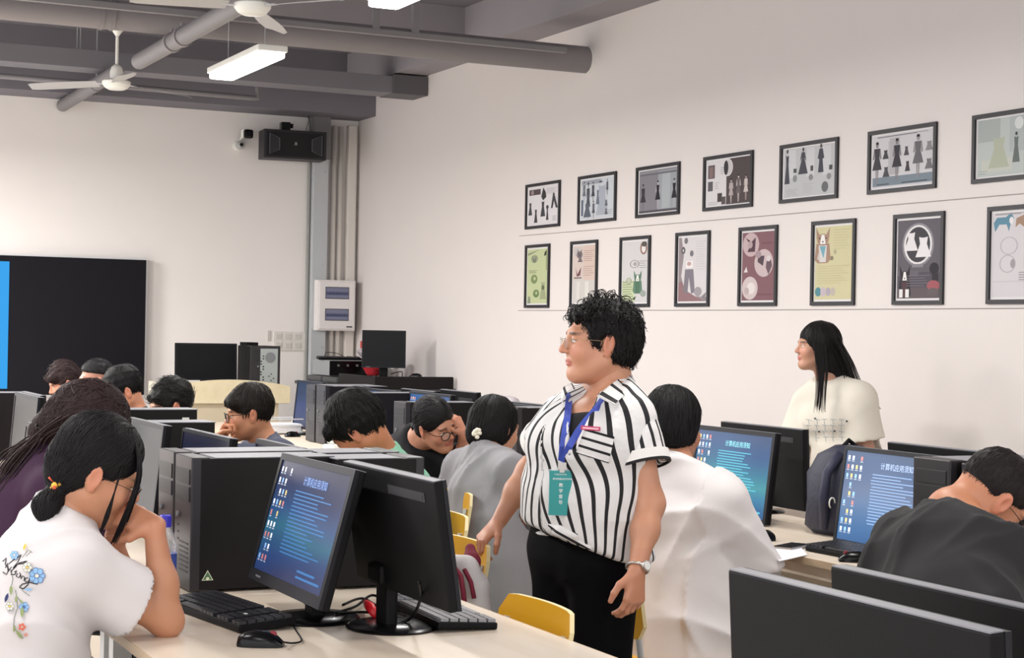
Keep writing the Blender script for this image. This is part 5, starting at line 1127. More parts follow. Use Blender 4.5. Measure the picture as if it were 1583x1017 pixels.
def glasses(cfg, metal='1b1512', r=.021, ry=.018, thick=.0016, name='glasses', lens=True, tint=None, down=0.0):
    o = cfg['out']; hd, t, root = o['hd'], o['t'], o['root']; m = MB()
    def H(p): return hd(p) - root
    for s in (-1, 1):
        c = (s * .031, .103, -.002 - down)
        m.tube([H((c[0] + r * math.cos(a), c[1] - .006 * abs(math.cos(a)) ** 2 * (1 if math.cos(a) * s > 0 else 0), c[2] + ry * math.sin(a))) for a in [k * math.pi / 10 for k in range(20)]], thick, 6, closed=True)
        m.tube([H((s * (.031 + r), .098, .006 - down)), H((s * .074, .085, .010 - down)), H((s * .079, .02, .008)), H((s * .078, -.012, .004)), H((s * .077, -.022, -.012))], thick * .8, 6)
    m.tube([H((-.010, .103, .003 - down)), H((0, .106, .006 - down)), H((.010, .103, .003 - down))], thick, 6)
    g = m.build(name, mat('glasses_frame_' + metal, metal, .3, metal=.3), t, smooth=True)
    if lens:
        l = MB()
        for s in (-1, 1):
            pts = [H((s * .031 + r * .95 * math.cos(a), .1025, -.002 - down + ry * .95 * math.sin(a))) for a in [k * math.pi / 10 for k in range(20)]]; l.add(pts, [tuple(range(20))])
        l.build('lens', mat('clear_lens', 'ffffff', .05, alpha=.12), g)
def seat_at(head, phi, **k):
    J, f, r = seated(0, 0, phi, **k); d = np.asarray(head, float) - J['head']; 
    for q in J:
        if q in ('face', 'hup'): continue
        v = J[q] = J[q] + V(d[0], d[1], 0)
        if q in ('head', 'neck', 'shL', 'shR'): v[2] += d[2]
        elif q == 'chest': v[2] += d[2] * .8
        elif q == 'waist': v[2] += d[2] * .4
    for q in ('elL', 'elR'): J[q][2] += d[2] * .5
    return J, f, r
# ------------------------------------------------------------------ 1: the standing woman in the striped shirt
def stripe_mat():
    m = bpy.data.materials.new('striped_cotton'); m.use_nodes = True; nt = m.node_tree; b = nt.nodes['Principled BSDF']; b.inputs['Roughness'].default_value = .8
    a = nt.nodes.new('ShaderNodeAttribute'); a.attribute_name = 'stripe'
    f = nt.nodes.new('ShaderNodeMath'); f.operation = 'FRACT'; nt.links.new(a.outputs['Fac'], f.inputs[0])
    l = nt.nodes.new('ShaderNodeMath'); l.operation = 'LESS_THAN'; l.inputs[1].default_value = .30; nt.links.new(f.outputs[0], l.inputs[0])
    x = nt.nodes.new('ShaderNodeMix'); x.data_type = 'RGBA'; x.inputs[6].default_value = srgb('dcdad8') + (1,); x.inputs[7].default_value = srgb('141317') + (1,)
    nt.links.new(l.outputs[0], x.inputs[0]); nt.links.new(x.outputs[2], b.inputs['Base Color'])
    tc = nt.nodes.new('ShaderNodeTexCoord'); n = nt.nodes.new('ShaderNodeTexNoise'); n.inputs['Scale'].default_value = 22; nt.links.new(tc.outputs['Object'], n.inputs[0])
    bp = nt.nodes.new('ShaderNodeBump'); bp.inputs['Strength'].default_value = .35; bp.inputs['Distance'].default_value = .02; nt.links.new(n.outputs['Fac'], bp.inputs['Height']); nt.links.new(bp.outputs['Normal'], b.inputs['Normal'])
    return m
M_stripe = stripe_mat(); PITCH = .036
def stripes(P, kind, J, fwd, side):
    if kind == 'body':
        ax = J['hip'] * .5 + J['neck'] * .5; d = P - ax; x = d @ side; y = d @ fwd; z = P[:, 2]; th = np.arctan2(x, y)
        s = th * .155; lean_ = np.where(x < 0, -.30, .10) * (z - 1.30) * np.cos(np.clip(th, -1.5, 1.5)); s = s + lean_ + .010 * np.sin(11 * z + 3 * th) + .004 * np.sin(31 * z)
        return s / PITCH + 40.2
    a, e = J['sh' + kind], J['el' + kind]; ax = nrm(e - a); d = P - a; u1 = nrm(fwd - ax * (fwd @ ax)); u2 = np.cross(ax, u1); return np.arctan2(d @ u2, d @ u1) * .072 / PITCH + 20 + .1 * np.sin(20 * (d @ ax))
T1 = dict(J=dict(hip=WD(905, 850, 5.12), neck=WD(943, 604, 5.14), head=WD(926, 531, 5.12), face=-RT * .95 - FW * .20 + UPV * .02, hup=UPV,
                 shL=WD(977, 650, 5.00), shR=WD(872, 645, 5.26), elL=WD(1006, 778, 4.93), wrL=WD(984, 884, 4.80), elR=WD(818, 728, 5.44), wrR=WD(771, 806, 5.40),
                 waist=WD(905, 765, 5.10), chest=WD(920, 685, 5.08), knL=WD(930, 1060, 4.98), knR=WD(870, 1060, 5.12), anL=WD(935, 1262, 5.03), anR=WD(870, 1245, 5.18)),
          label='person standing in a black and white striped blouse with a blue lanyard, looking left', girth=1.20, armg=1.02, head=1.06, res=.007, fine=.0032, skin='dca78b', makeup=dict(blush=.45, lip=.8),
          face=dict(f=1.0, nose=1.03), handL=dict(d=-UPV - RT * .10 - FW * .15, pn=-RT * .55 + FW * .75, curl=(.45, .5, .55, .6), tcurl=.3), handR=dict(d=-RT * .55 - UPV * .62 - FW * .2, pn=RT * .35 - UPV * .75 + FW * .2, curl=(.6, .65, .7, .7), tcurl=.5),
          shirt=dict(mat=M_stripe, ease=.020, belly=.012, hem=.01, sleeve=.54, loose=.010, fold=.006, ff=1.0, seed=11, split=stripes, res=.006, v=(WD(882, 700, 4.94), WD(902, 594, 5.04), .050), neckcut=.03, cuts=[(WD(868, 834, 5.0), -UPV * .95 - RT * .28)]), trousers=dict(mat=mat('black_trousers', '09090b', .9, spec=.1), wide=.02),
          shoe=M_black)
rs_ = np.random.RandomState(5); curls = []
for i in range(150):
    th = rs_.rand() * 2 * math.pi; ph = rs_.rand() ** .8 * 1.35; x, y, z = .082 * math.sin(ph) * math.cos(th), -.012 + .099 * math.sin(ph) * math.sin(th), .042 + .083 * math.cos(ph)
    if y > .055 and z < .07: continue
    if z < .0 and y > -.02: continue
    nrmv = nrm((x, y + .012, z - .04)); tg = nrm(np.cross(nrmv, rs_.randn(3))); b2 = np.cross(nrmv, tg); R_ = .008 + .009 * rs_.rand()
    curls.append([V(x, y, z) + nrmv * (.002 + R_ * (1 - math.cos(a)) * .8) + tg * R_ * math.sin(a) + b2 * .004 * a for a in [k * .9 for k in range(6 if rs_.rand() < .6 else 8)]])
T1['hair'] = dict(prims=cap(.002, .004, .006) + [ell((0, -.03, -.01), (.080, .090, .075), .03), cone((-.05, .072, .072), (.05, .072, .066), .018, .018, .03)] + facecut(.050, drop=-.022, w=.072) +
                  [half((0, -.03, -.055), (0, .35, -1), k=.02), half((0, .03, -.005), (0, 1.0, -.8), k=.02), half((0, .062, .03), (0, 1, -.5), k=.02)] + [ell((s * .088, .0, -.012), (.026, .026, .036), .012, 's') for s in (-1, 1)],
                  flow=flow_crown((0, -.03, .12), .4), n=1300, L=.045, w=.0016, wave=.7, lift=.003, kink=.012, col='0d0b0b', post=folds(8, .007, 4), res=.0042, extra=[locks(curls, .0017, .0006)])
person(T1); glasses(T1, metal='a8906a', r=.022, ry=.015, thick=.0009)
o = T1['out']; t1, root, hd, fwd, side, ch = o['t'], o['root'], o['hd'], o['fwd'], o['side'], o['chest']
J = o['J']
def loc(p): return np.asarray(p, float) - root
# black undershirt showing in the open neck
q = surf([ecap(o['waist'], J['chest'], .125, .137, side, 1.40, .05), ecap(J['chest'], J['chest'] * .35 + J['neck'] * .65, .137, .095, side, 1.36, .05, eb=1.6), half(J['chest'] * .45 + J['neck'] * .55 + fwd * .1, UPV + fwd * .25), half(o['waist'] + UPV * .1, -UPV)] + [ell(J['chest'] + fwd * .085 + side * s * .07 - V(0, 0, .01), (.068,) * 3, .05) for s in (-1, 1)], .008)
q = mesh_np('undershirt', q[0], q[1], mat('black_knit', '0e0d10', .9), t1); tolocal(q, root)
def onbody(px, lift=.004):
    """first hit of the shirt or body under a pixel, pushed towards the outside"""
    r_ = nrm(ray(*px)); best = None
    for c_ in [c for c in t1.children if c.name.split('.')[0] in ('shirt', 'body', 'undershirt')]:
        if c_ not in BV: BV[c_] = BVHTree.FromPolygons([v.co for v in c_.data.vertices], [p.vertices for p in c_.data.polygons])
        h_ = BV[c_].ray_cast(Vector(CAM - root), Vector(r_))
        if h_[0] is not None and (best is None or h_[3] < best[1]): best = (np.array(h_[0]) - r_ * lift, h_[3])
    return best[0] if best else WD(px[0], px[1], 4.95) - root
BV = {}
def strip(a, w, pts, name, m, th=.0015, parent=None, lift=.006):
    """flat band following pixel points on the chest"""
    P = [onbody(p, lift) for p in pts]; mm = MB(); n = len(P); view = nrm(P[n // 2] + root - CAM)
    L = []; 
    for i in range(n):
        tg = nrm(P[min(i + 1, n - 1)] - P[max(i - 1, 0)]); sd = nrm(np.cross(tg, view)); L += [P[i] - sd * w / 2, P[i] + sd * w / 2, P[i] + sd * w / 2 - view * th, P[i] - sd * w / 2 - view * th]
    fs = [(4 * i + j, 4 * i + (j + 1) % 4, 4 * i + 4 + (j + 1) % 4, 4 * i + 4 + j) for i in range(n - 1) for j in range(4)] + [(3, 2, 1, 0), (4 * n - 4, 4 * n - 3, 4 * n - 2, 4 * n - 1)]
    return mm.add(L, fs).build(name, m, parent or t1)
M_blue = mat('blue_ribbon', '3a4fae', .55)
strip(0, .020, [(882, 597), (880, 612), (879, 625), (877, 645), (873, 670), (870, 690), (868, 712)], 'lanyard', M_blue)
strip(0, .020, [(938, 611), (930, 620), (922, 632), (908, 648), (894, 666), (880, 690), (869, 714)], 'lanyard', M_blue)
# badge hanging from the lanyard
bc = onbody((868, 762), .016); vw = nrm(bc + root - CAM); rr_ = nrm(np.cross(vw, UPV)); rr_ = nrm(rr_ + vw * .05); up2 = nrm(UPV + rr_ * -.03 - vw * .02); up2 = nrm(up2 - rr_ * (up2 @ rr_)); nn_ = np.cross(rr_, up2)
def badge(name, cx_, cz_, w_, h_, m, d=0, th=.0012, parent=t1):
    c = bc + rr_ * cx_ + up2 * cz_ + nn_ * d; R = Matrix([(rr_[i], up2[i], nn_[i]) for i in range(3)]); return MB().box(c, (w_, h_, th), R=R).build(name, m, parent)
bd = badge('name_badge', 0, 0, .071, .128, mat('teal_card', '1f8f8e', .3))
badge('badge_sleeve', 0, .001, .075, .133, mat('clear_sleeve', 'cfe0e0', .15, alpha=.35), -.0012)
badge('badge_clip', .0, .078, .024, .020, mat('clip_grey', 'c9c6c2', .4), .002, .006); badge('badge_clip', .0, .066, .014, .014, mat('clip_grey', 'c9c6c2', .4), .002, .004)
def btext(s_, size, x, z, name='badge_text'):
    M = Matrix([list(a) + [b] for a, b in zip([(rr_[i], up2[i], nn_[i]) for i in range(3)], bc + rr_ * x + up2 * z + nn_ * .0009)] + [[0, 0, 0, 1]]); return text_obj(s_, size, M, mat('badge_white', 'f2f6f4', .5), name, bd, .0001)
for i, s_ in enumerate('教学督导'): btext(s_, .0125, -.002, .022 - i * .0165)
btext('教学质量监控与评估', .0062, .002, .040); btext('○ 职业技术学校', .005, -.004, .053)
# red badge over pocket
c = onbody((913, 662), .006); R = Matrix([(rr_[i], up2[i], nn_[i]) for i in range(3)]) @ Rz(-.06); pb = MB().box(c, (.056, .012, .003), bev=.001, R=R).build('pin_badge', mat('pink_red_enamel', 'c23a64', .35), t1)
text_obj('某某学校教师', .007, Matrix.Translation(Vector(c) + R @ Vector((0, 0, .0018))) @ R.to_4x4(), mat('pin_white', 'f3e6ea', .5), 'pin_text', pb, .0001) if False else MB().box(Vector(c) + R @ Vector((0, 0, .0017)), (.046, .0045, .0004), R=R).build('pin_text', mat('pin_white', 'f0c4d0', .5), pb)
# chest pocket with crosswise stripes
def patch(corners, nu, nv, name, m, s0, s1, lift=.004, vdir=True, parent=None, sfun=None, curve=0):
    P = []; S_ = []
    for j in range(nv + 1):
        for i in range(nu + 1):
            a, b = i / nu, j / nv; p = (np.array(corners[0]) * (1 - a) + np.array(corners[1]) * a) * (1 - b) + (np.array(corners[3]) * (1 - a) + np.array(corners[2]) * a) * b
            P.append(onbody(p, lift)); S_.append(s0 + (s1 - s0) * (b if vdir else a))
    P = np.array(P); K = len(P); F_ = [(j * (nu + 1) + i, j * (nu + 1) + i + 1, (j + 1) * (nu + 1) + i + 1, (j + 1) * (nu + 1) + i) for j in range(nv) for i in range(nu)]
    V2 = P + nrm(P.mean(0) + root - CAM) * .003; ring = [i for i in range(nu + 1)] + [(j + 1) * (nu + 1) - 1 for j in range(1, nv + 1)] + [nv * (nu + 1) + i for i in range(nu - 1, -1, -1)] + [j * (nu + 1) for j in range(nv - 1, 0, -1)]
    F2 = F_ + [tuple(reversed([q + K for q in f])) for f in F_] + [(ring[i], ring[(i + 1) % len(ring)], ring[(i + 1) % len(ring)] + K, ring[i] + K) for i in range(len(ring))]
    return mesh_np(name, np.concatenate([P, V2]), np.array(F2), m, parent or t1, s=np.array(S_ + S_))
patch([(904, 662), (950, 675), (941, 716), (890, 700)], 8, 8, 'chest_pocket', M_stripe, .02, 3.1)
# collar leaves
def leaf(pts3, s0, s1, name='collar'):
    """collar leaf: quad given in room points, bowed, thick"""
    A, B, C, D = [np.asarray(p, float) for p in pts3]; n = 8; P = []; S_ = []; nv = nrm(np.cross(B - A, D - A)); 
    if nv @ (CAM - A) < 0: nv = -nv
    for j in range(n + 1):
        for i in range(n + 1):
            a, b = i / n, j / n; P.append((A * (1 - a) + B * a) * (1 - b) + (D * (1 - a) + C * a) * b + nv * .010 * math.sin(math.pi * b) - root); S_.append(s0 + (s1 - s0) * b)
    P = np.array(P); K = len(P); F_ = [(j * (n + 1) + i, j * (n + 1) + i + 1, (j + 1) * (n + 1) + i + 1, (j + 1) * (n + 1) + i) for j in range(n) for i in range(n)]
    V2 = P - nv * .004; ring = list(range(n + 1)) + [(j + 1) * (n + 1) - 1 for j in range(1, n + 1)] + [n * (n + 1) + i for i in range(n - 1, -1, -1)] + [j * (n + 1) for j in range(n - 1, 0, -1)]
    F2 = F_ + [tuple(reversed([q + K for q in f])) for f in F_] + [(ring[i], ring[(i + 1) % len(ring)], ring[(i + 1) % len(ring)] + K, ring[i] + K) for i in range(len(ring))]
    return mesh_np(name, np.concatenate([P, V2]), np.array(F2), M_stripe, t1, s=np.array(S_ + S_))
leaf([WD(956, 586, 5.07), WD(974, 604, 5.06), WD(950, 625, 4.90), WD(924, 611, 4.92)], .1, 2.4)
leaf([WD(884, 592, 5.13), WD(888, 600, 5.06), WD(868, 622, 5.05), WD(866, 611, 5.10)], .2, 2.0)
m = MB()
nb_ = J['neck']; 
for k in range(13):
    a = -2.3 + 4.6 * k / 12; m.v
ring_p = [nb_ - root + (-fwd * math.cos(a) + side * math.sin(a)) * .066 + UPV * (.040 - .012 * (1 - math.cos(a))) for a in [-1.9 + 3.8 * k / 14 for k in range(15)]]
m.tube(ring_p, .011, 8); m.build('collar_stand', mat('cuff_white', 'd9d7d4', .8), t1, smooth=True)
# watch
wv = J['wrL']; wd_ = nrm(J['wrL'] - J['elL']); u1 = nrm(np.cross(wd_, FW)); u2 = np.cross(wd_, u1); m = MB(); c = wv - wd_ * .012 - root
m.tube([c + (u1 * math.cos(a) * .031 + u2 * math.sin(a) * .031) for a in [k * math.pi / 14 for k in range(28)]], .0045, 6, closed=True)
wt = m.build('wrist_watch', mat('steel_bracelet', 'c9c6c0', .25, metal=.8), t1, smooth=True); dr = nrm(RT * .55 - FW * .8); dr = nrm(dr - wd_ * (dr @ wd_))
MB().cyl(c + dr * .030, c + dr * .038, .015, 20).build('watch_case', mat('steel_bracelet', 'c9c6c0', .25, metal=.8), wt, smooth=True, angle=40); MB().cyl(c + dr * .038, c + dr * .0388, .012, 20).build('watch_dial', mat('dial_white', 'dfe0dc', .3), wt)
# drawn-up hem folds in front
q = surf([cone(onbody((832, 824), -.004), onbody((866, 822), .004), .010, .014, .02), cone(onbody((866, 822), .004), onbody((912, 846), -.004), .014, .010, .02), cone(onbody((850, 812), -.002), onbody((890, 828), .002), .008, .010, .012)], .005, post=folds(4, .004, 1.6))
kq = mesh_np('hem_knot', q[0], q[1], M_stripe, t1, s=(q[0] @ nrm(UPV * .9 + RT * .45)) / .026)
# ------------------------------------------------------------------ 2: woman by the right wall
M_cream = MS('cream_tshirt', 'd6d0c3')
T2 = dict(J=dict(hip=WD(1312, 752, 8.72), neck=WD(1284, 596, 8.72), head=WD(1262, 538, 8.72), face=-RT * .98 - FW * .12 + UPV * .04, hup=UPV - RT * .12, shL=WD(1328, 618, 8.60), shR=WD(1250, 622, 8.86), elL=WD(1338, 692, 8.60), wrL=WD(1318, 755, 8.50), elR=WD(1232, 700, 8.8), wrR=WD(1210, 765, 8.65),
                 knL=WD(1310, 880, 8.62), knR=WD(1290, 880, 8.75), anL=WD(1315, 1003, 8.68), anR=WD(1295, 998, 8.8)), label='person with long black hair in a cream T-shirt, standing by the poster wall', girth=.98, head=1.0, res=.010, fine=.0045, skin='d2a590',
          handL=dict(d=-UPV, pn=-RT), handR=dict(d=-UPV, pn=RT * .5 + FW), shirt=dict(mat=M_cream, ease=.030, loose=.03, hem=.10, sleeve=.86, fold=.010, seed=21, ff=.7), trousers=dict(mat=JEANS))
side_l = []
hf2 = lambda p: frame(T2['J']['face'], T2['J']['hup']).T @ (p - T2['J']['head'])
rs_ = np.random.RandomState(2)
for i in range(130):
    k, q = rs_.randn() * 5, rs_.rand(); d_ = 8.62 + .25 * rs_.rand()
    side_l.append([hf2(WD(1288 + k, 520 + 10 * q, d_)), hf2(WD(1306 + k, 560, d_)), hf2(WD(1318 + k * 1.2, 594, d_)), hf2(WD(1338 + k, 612 + 6 * q, d_)), hf2(WD(1352 + k * .8, 626 + 8 * q, d_))] if i % 4 else [hf2(WD(1268 + k, 530, 8.60)), hf2(WD(1272 + k, 570, 8.58)), hf2(WD(1270 + k * .9, 605, 8.55)), hf2(WD(1268 + k, 625 + 14 * q, 8.53))])
for i in range(0):   # long hanging hair falling back over the shoulder and in front
    a = rs_.rand(); x = -.086 + rs_.rand() * .172; k = rs_.rand()
    if i % 3 == 0: x = -.082; pts = [(x, .02 - .05 * k, .03), (x - .008, .03 - .06 * k, -.06), (x - .015, .02 - .05 * k, -.14), (x - .012, .005 - .035 * k + .02, -.20 - .05 * rs_.rand())]
    else: pts = [(x, -.07 - .04 * k, .02), (x * 1.02, -.11 - .03 * k, -.07), (x * .9 - .02, -.15 - .03 * k, -.16), (x * .5 - .03, -.22 - .03 * rs_.rand(), -.235 - .03 * rs_.rand()), (x * .4 - .03, -.27, -.30 + .03 * rs_.rand())][:(5 if k < .5 else 4)]
    side_l.append(pts)
T2['hair'] = dict(prims=cap(.010, .006, .006) + [ell((0, -.04, -.04), (.085, .085, .09), .04), cone((0, -.08, -.06), (-.02, -.13, -.15), .072, .05, .05), cone((-.02, -.13, -.15), (-.03, -.25, -.27), .045, .014, .04), cone((-.080, -.01, -.02), (-.086, .0, -.13), .022, .006, .03)] + facecut(.055, drop=-.03, w=.068) + [cone((0, .03, -.2), (0, .02, -.03), .05, .055, .01, 's')],
                  flow=lambda p: V(0, -.5 if p[1] < -.05 else .0, -1.), n=700, L=.14, w=.0018, wave=.04, kink=.006, col='120e0f', post=folds(6, .003, 3), res=.006, extra=[locks(side_l, .003, .0008, 4)])
person(T2)
o = T2['out']; root2 = o['root']
# faint printed drawing on her shirt: thin dark dashes
c2 = {c.name.split('.')[0]: c for c in o['t'].children}
sb = BVHTree.FromPolygons([v.co for v in c2['shirt'].data.vertices], [p.vertices for p in c2['shirt'].data.polygons])
def hit(bv, root_, px, lift=.002, depth=.0):
    r_ = nrm(ray(*px)); h_ = bv.ray_cast(Vector(CAM - root_), Vector(r_)); 
    return (np.array(h_[0]) - r_ * lift) if h_[0] is not None else None
def decal(bv, root_, parent, strokes, name, th=1.0, lift=.0022):
    """strokes: (pixel polyline, width in px, material) pressed on the cloth; each follows the surface"""
    mats = []; mm = MB(); vi = {}
    for pts, w_, m in strokes:
        if m not in mats: mats.append(m)
        dense = []
        for a, b in zip(pts[:-1], pts[1:]):
            n = max(1, int(math.hypot(b[0] - a[0], b[1] - a[1]) / 3)); dense += [(a[0] + (b[0] - a[0]) * k / n, a[1] + (b[1] - a[1]) * k / n) for k in range(n)]
        dense.append(pts[-1]); H_ = [hit(bv, root_, p, lift) for p in dense]
        if any(h_ is None for h_ in H_) or len(H_) < 2: continue
        vs = []; 
        for i in range(len(H_)):
            tg = nrm(H_[min(i + 1, len(H_) - 1)] - H_[max(i - 1, 0)]); v = nrm(H_[i] + root_ - CAM); sd = nrm(np.cross(tg, v)); d = np.linalg.norm(H_[i] + root_ - CAM); ww = w_ * d / FPX / 2
            vs += [H_[i] - sd * ww, H_[i] + sd * ww]
        mm.add(vs, [(2 * i, 2 * i + 1, 2 * i + 3, 2 * i + 2) for i in range(len(H_) - 1)], mats.index(m))
    return mm.build(name, mats, parent)
def decal_poly(bv, root_, polys, lift=.003):
    mm = MB(); mats = []
    for k, (pts, m) in enumerate(polys):
        if m not in mats: mats.append(m)
        cx_ = sum(p[0] for p in pts) / len(pts); cy_ = sum(p[1] for p in pts) / len(pts)
        H_ = [hit(bv, root_, p, lift + k * .00006) for p in [(cx_, cy_)] + list(pts)]
        if any(h_ is None for h_ in H_): continue
        n = len(pts); mm.add(H_, [(0, 1 + i, 1 + (i + 1) % n) for i in range(n)], mats.index(m))
    return mm, mats
M_ink = mat('grey_print_ink', '8b98a0', .8); M_dot = mat('black_print_ink', '2c2e33', .8)
st = []; rs_ = np.random.RandomState(8)
for r_ in range(4):
    for k in range(5):
        x = 1243 + k * 13 + rs_.rand() * 3; y = 648 + r_ * 9; st.append(([(x, y), (x + 9, y + rs_.rand() * 2)], .7, M_ink)); st.append(([(x + 4, y), (x + 5, y + 8)], .6, M_ink))
for x, y in ((1260, 647), (1266, 667), (1290, 666), (1309, 651)): st.append(([(x - 1.5, y), (x + 1.5, y)], 2.6, M_dot))
decal(sb, root2, o['t'], st, 'shirt_print')
# ------------------------------------------------------------------ 3: girl in the white shirt with flowers
M_wt = MS('white_cotton', 'd4cfce')
elr = WZ(258, 960, .785)
T3 = dict(J=dict(hip=WD(22, 1110, 4.02), neck=WD(98, 812, 4.12), head=WD(152, 730, 4.13), face=RT * .86 + FW * .26 - UPV * .42, hup=UPV * .9 + RT * .42, shR=WD(120, 884, 3.99), shL=WD(62, 852, 4.30),
                 elR=elr, wrR=WD(238, 812, 4.13), elL=WD(196, 925, 4.36), wrL=WD(176, 838, 4.30), waist=WD(30, 1000, 4.05), chest=WD(62, 895, 4.08), knR=WD(22, 1110, 4.02) + V(.42, -.08, -.04), knL=WD(22, 1110, 4.02) + V(.42, .16, -.04), anR=WD(22, 1110, 4.02) + V(.40, -.08, 0) , anL=WD(22, 1110, 4.02) + V(.40, .16, 0)),
          label='person in a white T-shirt with a flower print on the back, elbows on the desk', girth=.98, armg=.98, head=1.04, res=.0075, fine=.0032, skin='d8a283', handscale=.98,
          handR=dict(d=-RT * .9 + UPV * .28 + FW * .15, pn=-UPV * .6 + FW * .75 - RT * .1, curl=(.25, .5, .55, .6), tcurl=.25, spread=.12), handL=dict(d=UPV * .75 + RT * .5 - FW * .1, pn=RT * .55 - FW * .55 - UPV * .3, curl=(.8, .85, .85, .85), tcurl=.7),
          shirt=dict(mat=M_wt, ease=.024, loose=.022, hem=.10, sleeve=.62, fold=.013, seed=33, ff=.8, neckcut=.050), trousers=dict(mat=J_NAVY))
for q in ('anR', 'anL'): T3['J'][q][2] = .08
rs_ = np.random.RandomState(3); fr = []
for i in range(60):   # loose front locks hanging over the face
    s = 1; k = rs_.rand(); x = s * (.066 - .02 * rs_.rand()); fr.append([(x * .5, .03, .115), (x * 1.05, .062 + .01 * k, .07), (x * 1.12, .082 + .012 * k, .01), (x * 1.05, .092 + .014 * k, -.06 - .07 * rs_.rand())])
for i in range(14): x = .075; fr.append([(x, .035, .05), (x + .008, .045, -.01), (x + .006, .05 + .01 * rs_.rand(), -.07), (x, .06, -.12)])
hf3 = lambda p, j=T3['J']: frame(j['face'], j['hup']).T @ (p - j['head']) / 1.04
T3['hair'] = hair_pony(seed=3, tie=tuple(hf3(WD(92, 752, 4.08))), end=tuple(hf3(WD(78, 822, 4.03))), r=.030, n=1500, col='100d0f', extra=[locks(fr, .0022, .0007, 4)], fine=.0042)
person(T3); glasses(T3, metal='2a1d1a', r=.023, ry=.018, thick=.0010, down=.004)
o3 = T3['out']; t3 = o3['t']; R3 = o3['root']
hp = WD(90, 752, 4.08) - R3
tie = MB(); tie.tube([hp + (RT * .0 + UPV * math.cos(a) + FW * math.sin(a)) * .016 for a in [k * .63 for k in range(10)]], .005, 8, closed=True)
ht = tie.build('hair_tie', mat('orange_band', 'e08a28', .5), t3, smooth=True)
hq = hp - FW * .026 + UPV * .004
MB().ell(hq, (.010, .008, .010)).ell(hq + RT * .011 + UPV * .006, (.007, .006, .007)).ell(hq - RT * .008 - UPV * .010, (.008, .006, .009)).build('hair_ornament', mat('yellow_toy', 'f0b63a', .4), ht, smooth=True); MB().ell(hq - FW * .007 - UPV * .004, (.005, .003, .006)).tube([hq + UPV * .006, hq - RT * .012 + UPV * .016, hq - RT * .016 + UPV * .020], .0025, 6).build('ornament_detail', mat('red_toy', 'd4552c', .4), ht, smooth=True)
sh3 = [c for c in t3.children if c.name.startswith('shirt')][0]
b3 = BVHTree.FromPolygons([v.co for v in sh3.data.vertices], [p.vertices for p in sh3.data.polygons])
K_ = dict(k=mat('black_thread', '1c1b20', .8), b=mat('blue_thread', '8cb4d8', .8), B=mat('deep_blue_thread', '4c6fa4', .8), g=mat('green_thread', '8c9a68', .8), r=mat('coral_thread', 'd8705a', .8), y=mat('yellow_thread', 'd8b848', .8), w=mat('pale_thread', 'd9d6c8', .8), n=mat('navy_thread', '2b3560', .8), l=mat('leaf_outline', '77807a', .8))
polys = []
def flower(cx_, cy_, R_, n, c, c2, rot=0):
    for i in range(n):
        a = rot + 2 * math.pi * i / n; px_, py_ = cx_ + math.cos(a) * R_ * .62, cy_ + math.sin(a) * R_ * .62
        polys.append(([(px_ + R_ * .42 * math.cos(q * .785) * .9, py_ + R_ * .42 * math.sin(q * .785)) for q in range(8)], K_['B' if c == 'b' else 'l'] if c != 'r' else K_['r'])); polys.append(([(px_ + R_ * .34 * math.cos(q * .785) * .9, py_ + R_ * .34 * math.sin(q * .785)) for q in range(8)], K_[c]))
    polys.append(([(cx_ + R_ * .24 * math.cos(q * .785), cy_ + R_ * .24 * math.sin(q * .785)) for q in range(8)], K_[c2]))
flower(57, 890, 13, 7, 'b', 'w'); flower(37, 938, 8, 6, 'b', 'B'); flower(34, 969, 6, 5, 'r', 'w'); flower(40, 981, 3, 4, 'r', 'w'); flower(22, 858, 7, 6, 'b', 'w'); flower(42, 877, 8, 6, 'w', 'y'); flower(15, 937, 7, 6, 'w', 'y')
for cx_, cy_, a, L_, c in ((34, 946, 1.6, 9, 'g'), (30, 981, .9, 9, 'g'), (22, 972, 1.7, 6, 'g'), (25, 926, 1.7, 6, 'g'), (17, 912, 1.6, 8, 'g'), (44, 911, 0, 7, 'b'), (10, 924, 1.9, 8, 'n'), (38, 845, 1.9, 6, 'y'), (33, 930, .9, 5, 'g')):
    u = V(math.cos(a), math.sin(a)); v = V(-u[1], u[0]); polys.append(([tuple(V(cx_, cy_) + u * L_ * p_ + v * L_ * .38 * q_) for p_, q_ in ((-1, 0), (-.4, .8), (.3, .8), (1, 0), (.3, -.8), (-.4, -.8))], K_[c]))
mm, mats_ = decal_poly(b3, R3, polys); fp = mm.build('flower_print', mats_, t3)
st = [([(24, 912), (26, 925), (27, 940), (22, 955), (21, 968), (28, 980), (36, 986)], 1.1, K_['l']), ([(26, 922), (34, 932), (37, 945)], 1, K_['l']), ([(30, 905), (36, 914), (46, 921)], .9, K_['l']), ([(18, 905), (20, 895), (16, 880)], 1, K_['l']), ([(40, 860), (48, 852)], .9, K_['l']), ([(34, 862), (44, 850), (50, 854)], .8, K_['l'])]
# cursive word, drawn as pen strokes
K = K_['k']
st += [([(4, 868), (10, 862), (8, 872), (14, 880), (10, 888), (4, 884)], 1.4, K), ([(13, 872), (20, 866), (33, 857), (28, 868), (20, 878)], 1.4, K), ([(20, 878), (30, 870), (42, 867), (36, 871), (28, 872)], 1.6, K), ([(26, 874), (18, 882), (17, 888), (23, 888), (26, 882), (22, 884)], 1.6, K),
       ([(27, 886), (25, 891), (29, 893), (32, 888), (30, 885)], 1.4, K), ([(32, 888), (32, 895), (35, 890), (38, 892), (37, 898)], 1.4, K), ([(43, 893), (39, 894), (39, 899), (44, 899), (46, 894), (43, 904), (36, 910), (30, 908), (34, 903), (46, 900), (58, 903)], 1.6, K), ([(8, 878), (12, 870), (12, 884), (18, 876)], 1.2, K)]
decal(b3, R3, t3, st, 'shirt_lettering', lift=.0036)
